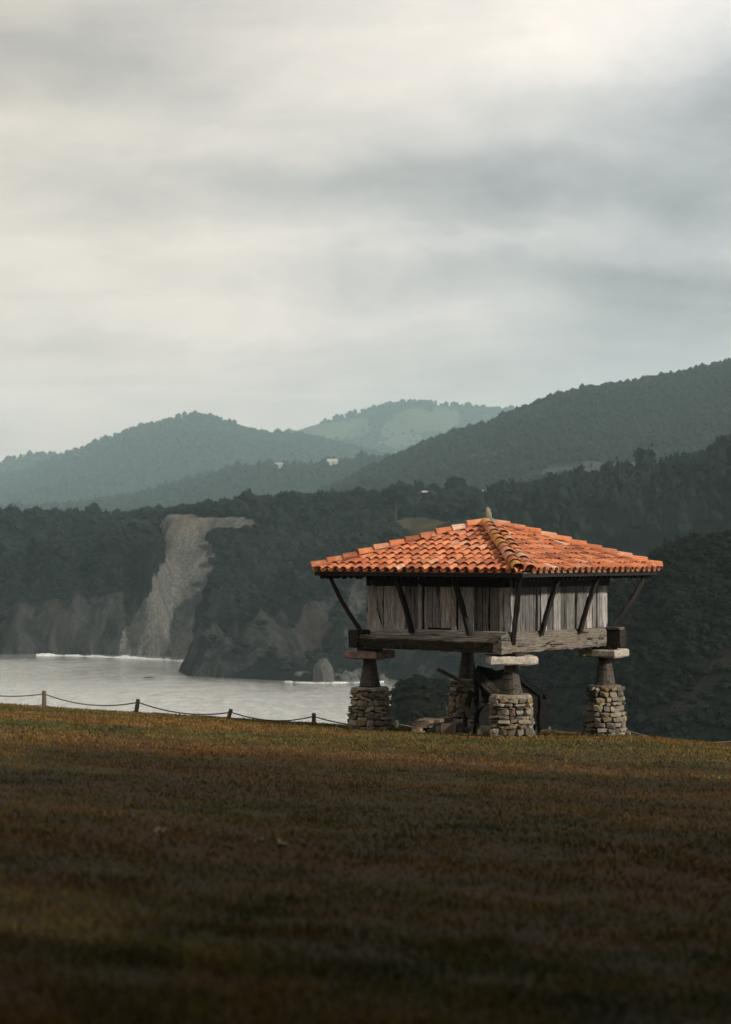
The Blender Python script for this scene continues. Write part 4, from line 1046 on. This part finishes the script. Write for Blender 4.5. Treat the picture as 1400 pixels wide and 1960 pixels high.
# ---- boards leaning on the far pillar
lb = loose('leaning_board', at(839, 1281, 60.9), at(912, 1318, 60.6), .34, .07, 'timber', 'pale topped board sticking up to the left between cart and far pillar', 'board', 'loose boards', 500)
for i, (u, dz) in enumerate(((.12, -.16), (.22, -.18), (.25, -.14))):
    V, Fc = tube([(-.10, .008, 0, 0), (.02, .012, 0, 0)], 6)
    link('nail', mk('nail', V, Fc), M['brace'], lb, loc=((-.5+u)*1.2, -.1, -.02))
loose('leaning_board', at(910, 1287, 59.0), at(962, 1342, 58.9), .30, .05, 'darkbeam', 'wide brown board slanting down in front of the black cart', 'board', 'loose boards', 501, up=(0, -1, .3))
g0 = gnd(886, 60.2); loose('broken_plank', g0, at(902, 1322, 60.6), .14, .05, 'darkbeam', 'upright broken plank leaning on the far pillar, left one of two', 'board', 'loose boards', 502, up=(0, 1, 0))
g0 = gnd(908, 60.1); loose('broken_plank', g0, at(917, 1338, 60.4), .11, .05, 'darkbeam', 'upright broken plank leaning beside the cart, right one of two', 'board', 'loose boards', 503, up=(0, 1, 0))
loose('broken_plank', at(890, 1352, 60.0), at(900, 1372, 59.9), .16, .05, 'timber', 'short pale broken board end hanging at the far pillar', 'board', 'loose boards', 504, up=(0, 1, 0))
# ---- pile of squared timbers on the grass
PILE = [(795, 812, 1401, 1394, .20, 'bottom timber at the left end of the low pile'), (795, 830, 1390, 1388, .26, 'thick pale topped timber on the left end of the low pile'),
        (824, 842, 1401, 1391, .30, 'dark squared timber second from left in the low pile'), (832, 850, 1385, 1386, .12, 'thin pale block lying on top of the timber pile'),
        (850, 880, 1396, 1392, .38, 'large squared timber with pale top in the middle of the pile'), (876, 893, 1398, 1394, .22, 'short slanting timber at the right end of the pile')]
for i, (x0, x1, y0, y1, hh, lab) in enumerate(PILE):
    d = 59.2+.12*i; g = gnd((x0+x1)/2, d)
    zc = g.z+hh/2+(.16 if i == 1 else .0)+(.30 if i == 3 else 0)
    w_ = (x1-x0)/F*d
    c = Vector(((x0+x1)/2/F*d-700/F*d, d, zc))
    loose('squared_timber', c+Vector((-.10, -.1, -.12*hh)), c+Vector((.32, 1.0, -.1*hh)), w_*1.0, hh*.78, 'timber' if i != 2 else 'darkbeam', lab, 'timber', 'timbers piled under the granary', 520+i)
# flat stones and rubble at the pillar feet
for i, (px_, d, s_, lab) in enumerate([(930, 57.6, .34, 'ochre rubble stone leaning left of the nearest pillar'), (1203, 60.6, .16, 'small pale stone at the foot of the right pillar'),
                                       (922, 58.2, .22, 'small dark stone on the grass between cart and nearest pillar'), (1022, 58.4, .15, 'small grey stone right of the nearest pillar foot')]):
    g = gnd(px_, d); o = link('rubble_stone', STONES[i % 9], M['stone'], None, loc=(g.x, g.y, g.z+s_*.35), rot=(.3*i, .2, i*1.3)); o.scale = (s_, s_*.8, s_*1.1)
    tag(o, lab, 'stone', 'rubble stones')

# ---- rope fence along the cliff edge
m, t, b = new_mat('rope'); n_ = t.noise(t.add('ShaderNodeTexCoord').outputs['Object'], 30, 3, .6)
t.link(t.mix(n_, (.05, .042, .03), (.16, .135, .095)), b.inputs['Base Color']); b.inputs['Roughness'].default_value = .95; M['rope'] = m
FD = 66.0
fp = [(-270, 1302, 0), (-92, 1310, 3), (85, 1322, 0), (265, 1338, 11), (443, 1357, 17), (601, 1365, 0), (760, 1379, 3), (905, 1388, 0), (1050, 1391, -4), (1195, 1402, 0), (1425, 1410, 4), (1620, 1440, 0)]
fence = empty('rope_fence', gnd(265, FD)); fo = fence.location.copy()
tag(fence, 'low fence of short wooden posts and sagging rope along the cliff edge', 'fence')
tops = []
for i, (px_, py_, ln) in enumerate(fp):
    d = FD-(1.2 if px_ > 1100 else 0)
    top = at(px_, py_, d); x_ = top.x-math.tan(rad(ln))*.55
    g = Vector((x_, d, float(ground(x_, d))))
    if top.z < g.z+.30: top.z = g.z+.30
    V, Fc = tube([(0, .072, 0, 0), (.5, .070, 0, 0), (.97, .066, 0, 0), (1.0, .055, 0, 0)], 10, .02, 600+i)
    dvec = top-(g-Vector((0, 0, .15))); L = dvec.length
    V = [(v[0], v[1], v[2]*L) for v in V]
    o = link('post', mk('post', V, Fc), M['fencepost'], fence)
    R = dvec.to_track_quat('Z', 'Y').to_matrix().to_4x4(); R.translation = g-Vector((0, 0, .15))-fo
    o.matrix_local = R; tops.append((top, g))
def rope(p, q, sag, r=.022):
    n = 18; V = []; Fc = []; k = 6
    P_ = [p.lerp(q, i/n)-Vector((0, 0, sag*(1-(2*i/n-1)**2))) for i in range(n+1)]
    for c in P_:
        for j in range(k): a = 6.2832*j/k; V.append((c.x, c.y+math.cos(a)*r, c.z+math.sin(a)*r))
    for i in range(n):
        for j in range(k): Fc.append((i*k+j, (i+1)*k+j, (i+1)*k+(j+1) % k, i*k+(j+1) % k))
    link('rope', mk('rope', [Vector(v)-fo for v in V], Fc, True), M['rope'], fence)
sags = [.2, .16, .22, .20, .20, .16, .12, .1, .12, .22, .2]
for i in range(len(tops)-1):
    (t0, g0), (t1, g1) = tops[i], tops[i+1]
    o0 = Vector((0, -.02, -.10))
    rope(t0+o0, t1+o0, sags[i])
    if i < 4: rope(g0.lerp(t0, .26)+Vector((0, -.02, 0)), g1.lerp(t1, .26)+Vector((0, -.02, 0)), .12 if i < 2 else .2, .015)

# ---- lawn flowers and weeds
m, t, b = new_mat('yellow_petal'); b.inputs['Base Color'].default_value = (.34, .20, .02, 1); M['petal'] = m
m, t, b = new_mat('pale_leaf'); b.inputs['Base Color'].default_value = (.14, .15, .06, 1); M['weed'] = m
FL = [(679, 1509, 'yellow'), (1084, 1461, 'yellow'), (1290, 1433, 'yellow')]
def lawn_hit(px, py):
    Ys = np.arange(7, 64, .05); X_ = (px-700)/F*Ys; zr = (HZ-py)/F*Ys; zg = ground(X_, Ys); k = np.argmax(zg >= zr)
    return Vector((X_[k], Ys[k], zg[k]))
where = ['left of the middle of the lawn', 'on the green strip below the nearest pillar', 'near the right edge of the lawn', 'on the green strip below the cart', 'on the lawn below the left pillar', 'right before the nearest pillar']
for (px_, py_, c), wh in zip(FL, where):
    g = lawn_hit(px_, py_); fl = empty('dandelion', g); tag(fl, 'small yellow dandelion flower '+wh, 'flower', 'dandelions in the lawn')
    fl.scale = (.7, .7, .55); V, Fc = tube([(0, .004, 0, 0), (.09, .004, .004, 0)], 6); link('stem', mk('stem', V, Fc), M['weed'], fl)
    V, Fc = tube([(.085, .008, .004, 0), (0.095, .016, .004, 0), (.105, .012, .004, 0), (.108, .004, .004, 0)], 10, .08, 3); link('flower_head', mk('flower_head', V, Fc), M['petal'], fl)
for i, (px_, py_, n_, wh) in enumerate([(306, 1602, 7, 'left one in the shaded foreground'), (494, 1617, 6, 'in the middle of the shaded foreground'), (538, 1624, 9, 'right one of the shaded foreground weeds'), (1380, 1495, 12, 'at the right edge of the lawn')]):
    g = lawn_hit(px_, py_); wd = empty('lawn_weed', g); tag(wd, 'small pale leaved weed '+wh, 'weed', 'weeds in the lawn')
    for k in range(n_):
        a = k*2.4; L = random.uniform(.05, .10); c, s = math.cos(a), math.sin(a); wv = .016
        V = [(0, 0, 0), (c*L*.5-s*wv, s*L*.5+c*wv, L*.55), (c*L, s*L, L*.6), (c*L*.5+s*wv, s*L*.5-c*wv, L*.55), (c*L*.5, s*L*.5, L*.45)]
        link('leaf', mk('leaf', V, [(0, 4, 1), (1, 4, 2), (0, 3, 4), (3, 2, 4)]), M['weed'], wd)

# ================================================================== FAR SHORE DETAILS
# ---- surf
m, t, b = new_mat('foam'); gg = t.add('ShaderNodeNewGeometry')
t.link(t.mix(t.ramp(t.noise(gg.outputs['Position'], .9, 4, .7), [(.35, 0.), (.6, 1.)]), (.30, .34, .34), (.66, .67, .65)), b.inputs['Base Color']); b.inputs['Roughness'].default_value = .8; M['foam'] = m
def surf(nm, pts, wid, hgt, label, seed):
    p = np.array(pts, float); n = 160; u = np.linspace(0, 1, n); px_ = np.interp(u, np.linspace(0, 1, len(p)), p[:, 0]); py_ = np.interp(u, np.linspace(0, 1, len(p)), p[:, 1])
    d = 237600/(py_-HZ); x = (px_-700)/F*d
    wv = wid*(np.clip(.55+.9*fbm(u*14, seed, 0, 3), .06, 2))*np.sin(np.pi*np.clip(u*.97+.02, 0, 1))**.5
    hv = hgt*np.clip(.5+1.0*fbm(u*22, seed+3, 0, 3), .05, 2)
    sec = [(-1, -.2), (-.6, .35), (-.1, 1), (.5, .5), (1, -.2)]
    V = np.stack([np.stack([x, d+s*wv, -60+h_*hv+.05*0], -1) for s, h_ in sec], 1).reshape(-1, 3)
    o = link(nm, npmesh(nm, V, gridfaces(n, 5), True), M['foam']); tag(o, label, 'surf', kind='stuff')
surf('breaking_surf', [(70, 1254.5), (130, 1255), (190, 1257), (260, 1260), (330, 1264), (372, 1268.5)], 6.5, 1.1, 'white line of breaking surf below the far left cliffs', 3)
surf('shore_surf', [(545, 1305), (600, 1307.5), (640, 1307), (700, 1306), (735, 1305)], 3, .5, 'thin white surf line at the boulder beach', 9)
# ---- sea rocks and boulders
m, t, b = new_mat('wet_rock'); gg = t.add('ShaderNodeNewGeometry'); n_ = t.noise(gg.outputs['Position'], .6, 6, .7)
t.link(t.mix(t.ramp(n_, [(.3, 0.), (.7, 1.)]), (.025, .025, .024), (.085, .078, .07)), b.inputs['Base Color']); b.inputs['Roughness'].default_value = .85; t.link(t.bump(n_, 1, .8), b.inputs['Normal']); M['rock'] = m
m, t, b = new_mat('pale_rock'); gg = t.add('ShaderNodeNewGeometry'); n_ = t.noise(gg.outputs['Position'], .8, 6, .7)
t.link(t.mix(t.ramp(n_, [(.3, 0.), (.7, 1.)]), (.03, .03, .03), (.095, .09, .083)), b.inputs['Base Color']); b.inputs['Roughness'].default_value = .9; t.link(t.bump(n_, 1, .6), b.inputs['Normal']); M['palerock'] = m
def rock_mesh(seed, sub=2, amp=.45):
    V, Fc = (ICO2 if sub == 2 else ICO1); n = fbm(V[:, 0]*1.3+seed*7.7, V[:, 1]*1.3+seed, V[:, 2]*1.3, 4)
    return mk('rock', V*(1+amp*n*1.3)[:, None], Fc)
def seapt(px_, py_): d = dsea(py_); return Vector(((px_-700)/F*d, d, -60))
p = seapt(620, 1303); o = link('sea_stack', rock_mesh(1), M['rock'], None, loc=p+Vector((0, 0, 1.5))); o.scale = (5.2, 5.0, 9.5); tag(o, 'dark pointed rock stack at the foot of the headland', 'rock')
p = seapt(580, 1302); o = link('shore_rock', rock_mesh(2), M['palerock'], None, loc=p+Vector((0, 2, 0))); o.scale = (5.5, 5.0, 3.6); tag(o, 'pale smooth rock left of the dark rock stack', 'rock')
p = seapt(287, 1297); o = link('sea_rock', rock_mesh(3), M['rock'], None, loc=p); o.scale = (2.6, 1.2, .45); tag(o, 'tiny dark rock awash in the open water of the bay', 'rock')
BM = [rock_mesh(10+k, 1) for k in range(5)]
for i in range(34):
    px_ = random.uniform(636, 742); y_ = random.uniform(0, 26); p = seapt(px_, 1302.5)+Vector((0, y_, 0)); s_ = random.uniform(.9, 2.6)
    zz = float(shore_h(np.array([p.x]), np.array([p.y]))[0]); p.z = max(-60, zz)+s_*.3
    o = link('beach_boulder', BM[i % 5], M['palerock'], None, loc=p, rot=(random.random()*3, random.random()*3, random.random()*6)); o.scale = (s_*1.2, s_, s_*.8)
    tag(o, 'grey boulder of the rocky beach under the far cliffs', 'boulder', 'boulders on the far beach')
# ---- houses among the trees
def plain(nm, c, r=.8):
    m, t, b = new_mat(nm); g_ = t.add('ShaderNodeNewGeometry'); n_ = t.noise(g_.outputs['Position'], .7, 4, .6)
    t.link(t.mix(n_, tuple(x*.8 for x in c), tuple(min(1, x*1.12) for x in c)), b.inputs['Base Color']); b.inputs['Roughness'].default_value = r; return m
M['white'] = plain('whitewash', (.34, .335, .32)); M['redroof'] = plain('far_clay_roof', (.15, .075, .055)); M['greyroof'] = plain('pale_sheet_roof', (.30, .295, .28)); M['window'] = plain('dark_window', (.03, .035, .04), .3)
def house(px_, d, L, W, H, roofm, rz, label, hz=None, lift=0):
    g = shore_top(px_, d) if hz is None else Vector(((px_-700)/F*d, d, hz)); g.z += lift
    h = empty('farmhouse', g, rz); tag(h, label, 'house', 'houses across the bay')
    V = [(-L/2, -W/2, -2), (L/2, -W/2, -2), (L/2, W/2, -2), (-L/2, W/2, -2), (-L/2, -W/2, H), (L/2, -W/2, H), (L/2, W/2, H), (-L/2, W/2, H), (-L/2, 0, H+W*.28), (L/2, 0, H+W*.28)]
    link('wall', mk('wall', V, [(0, 1, 5, 4), (2, 3, 7, 6), (1, 2, 6, 9, 5), (3, 0, 4, 8, 7), (3, 2, 1, 0)]), M['white'], h)
    e = .5; s = .28*2; z0 = H-e*s*.9+.12; zt = H+W*.28+.12
    V = []
    for q in (0, .25): V += [(-L/2-e, -W/2-e, z0+q), (L/2+e, -W/2-e, z0+q), (L/2+e, 0, zt+q), (-L/2-e, 0, zt+q), (L/2+e, W/2+e, z0+q), (-L/2-e, W/2+e, z0+q)]
    rf = link('roof', mk('roof', V, [(6, 7, 8, 9), (9, 8, 10, 11), (1, 0, 3, 2), (2, 3, 5, 4), (0, 1, 7, 6), (4, 5, 11, 10), (1, 2, 8, 7), (2, 4, 10, 8), (3, 0, 6, 9), (5, 3, 9, 11)]), roofm, h)
    V = [(x, y, z) for z in (zt-.4, zt+1.0) for x, y in ((L*.2, -.4), (L*.2+.8, -.4), (L*.2+.8, .4), (L*.2, .4))]
    link('chimney', mk('chimney', V, [(0, 1, 5, 4), (1, 2, 6, 5), (2, 3, 7, 6), (3, 0, 4, 7), (4, 5, 6, 7)]), M['white'], rf)
    n = max(2, int(L/3))
    for i in range(n):
        x = -L/2+(i+.5)*L/n; V = [(x+sx*.5, -W/2+y, H*.45+sz*.65) for y in (-.06, .06) for sx, sz in ((-1, -1), (1, -1), (1, 1), (-1, 1))]
        link('window', mk('window', V, [(0, 1, 2, 3), (7, 6, 5, 4), (0, 4, 5, 1), (1, 5, 6, 2), (2, 6, 7, 3), (3, 7, 4, 0)]), M['window'], h)
house(818, 1330, 8, 6, 2.4, M['greyroof'], .5, 'pale roofed house among trees left of the roof finial', lift=1.2)
house(934, 1395, 9, 6, 2.6, M['greyroof'], -.1, 'white house among trees directly above the roof finial', lift=2.8)
house(190, 1400, 8, 7, 4, M['redroof'], .2, 'red roofed house in the trees at the left', lift=.2)
house(636, 4420, 22, 13, 8, M['white'], .2, 'white house far off on the low ridge below the saddle', hz=(HZ-889)/F*4420)
house(535, 4420, 18, 12, 8, M['greyroof'], -.3, 'small pale far house left of the white ridge house', hz=(HZ-896)/F*4420)
# ---- single trees that stand out against the haze
def lone_tree(px_, d, h, kind, label, base=None, wr=.8):
    g = shore_top(px_, d) if base is None else Vector(((px_-700)/F*d, d, base))
    tr = empty('tree', g); tag(tr, label, 'tree', 'trees standing out on the skyline across the bay')
    rng = np.random.default_rng(int(px_)); ch = .45 if kind == 'umbrella' else .8
    V, Fc = tube([(-1, h*.028+.1, 0, 0), (h*.5, h*.02+.06, h*.01, 0), (h*.8, .06, 0, 0)], 7, .05, int(px_)); link('trunk', mk('trunk', V, Fc), M['bark'], tr)
    if kind == 'umbrella':
        for k in range(4):
            a = k*1.6+.3
            between('limb', (0, 0, h*(.45+.07*k)), (math.cos(a)*h*.26, math.sin(a)*h*.26, h*(.68+.05*k)), .16, .16, M['bark'], tr, seg=2, up=(.3, .5, .1))
    parts = []
    lob = {'umbrella': [(0, 0, .72, .62, .3), (.22, .1, .64, .4, .22), (-.25, 0, .60, .38, .2), (.05, 0, .84, .4, .2)], 'cone': [(0, 0, .18, .55, .82)], 'round': [(0, 0, .2, .9*wr, .7), (.2, .1, .3, .6*wr, .55), (-.22, -.1, .22, .6*wr, .6), (0, 0, .5, .6*wr, .48)]}[kind]
    for (x, y, z, w_, hh) in lob:
        tm = crown_template('cone' if kind == 'cone' else 'round', rng, 160); parts.append(tm*np.array([w_*h, w_*h, hh*h])+np.array([x*h, y*h, z*h]))
    V = np.concatenate(parts)
    link('crown', npmesh('crown', V, np.arange(len(V)).reshape(-1, 3), attrs=dict(tint=rng.uniform(.6, 1.1)*np.ones(len(V)))), M['conifer'], tr)
LT = [(758, 1240, 13, 'umbrella', 'tall open pine with flat crown, left of the finial'), (549, 1330, 11, 'round', 'round dark tree standing highest above the headland wood'),
      (617, 1330, 9, 'round', 'rounded tree on the skyline right of the round dark one'), (690, 1330, 9, 'round', 'broad tree on the skyline left of the flat crowned pine'),
      (186, 1400, 9, 'round', 'tree left of the red roofed house'), (62, 1400, 10, 'round', 'tallest tree on the skyline at the far left'), (150, 1400, 9, 'round', 'bushy tree between far left tree and red roofed house'),
      (870, 1350, 10, 'round', 'dark tree between the two pale houses'), (962, 1380, 9, 'cone', 'pointed tree just right of the white house'), (1090, 1380, 12, 'cone', 'conifer on the skyline above the right hip of the roof'),
      (1168, 1380, 12, 'cone', 'conifer on the skyline above the right roof end'), (1246, 1380, 12, 'cone', 'conifer on the skyline right of the roof end'), (1318, 1380, 13, 'cone', 'tall conifer second from the right edge'), (1384, 1380, 14, 'cone', 'tall conifer at the right edge of the skyline')]
for a_ in LT: lone_tree(a_[0], a_[1], a_[2]*1.3, *a_[3:])
for px_, py_, h, lab in [(630, 890, 13, 'round tree on the low ridge left of the far white house'), (694, 884, 15, 'dark round tree on the low ridge where the big hill begins')]:
    lone_tree(px_, 4560, h*1.9, 'round', lab, base=(HZ-py_)/F*4560-6)
lone_tree(532, 7380, 34, 'round', 'lone tree in the saddle between the two hazy hills', base=(HZ-836)/F*7380-4, wr=.6)

# ================================================================== HAZE
V = [(x, y, z) for z in (-68, 780) for x, y in ((-3200, -60), (3200, -60), (3200, 10600), (-3200, 10600))]
hz = link('haze', mk('haze', V, [(3, 2, 1, 0), (4, 5, 6, 7), (0, 1, 5, 4), (1, 2, 6, 5), (2, 3, 7, 6), (3, 0, 4, 7)]))
m = bpy.data.materials.new('haze_air'); m.use_nodes = True; t = NT(m.node_tree); t.n.clear()
pv = t.add('ShaderNodeVolumePrincipled'); pv.inputs['Density'].default_value = 7.2e-5; pv.inputs['Color'].default_value = (.66, .93, .97, 1); pv.inputs['Anisotropy'].default_value = 0.0
ou = t.add('ShaderNodeOutputMaterial'); t.link(pv.outputs[0], ou.inputs['Volume']); hz.data.materials.append(m)
tag(hz, 'thin pale haze over the bay and hills', 'haze', kind='stuff')
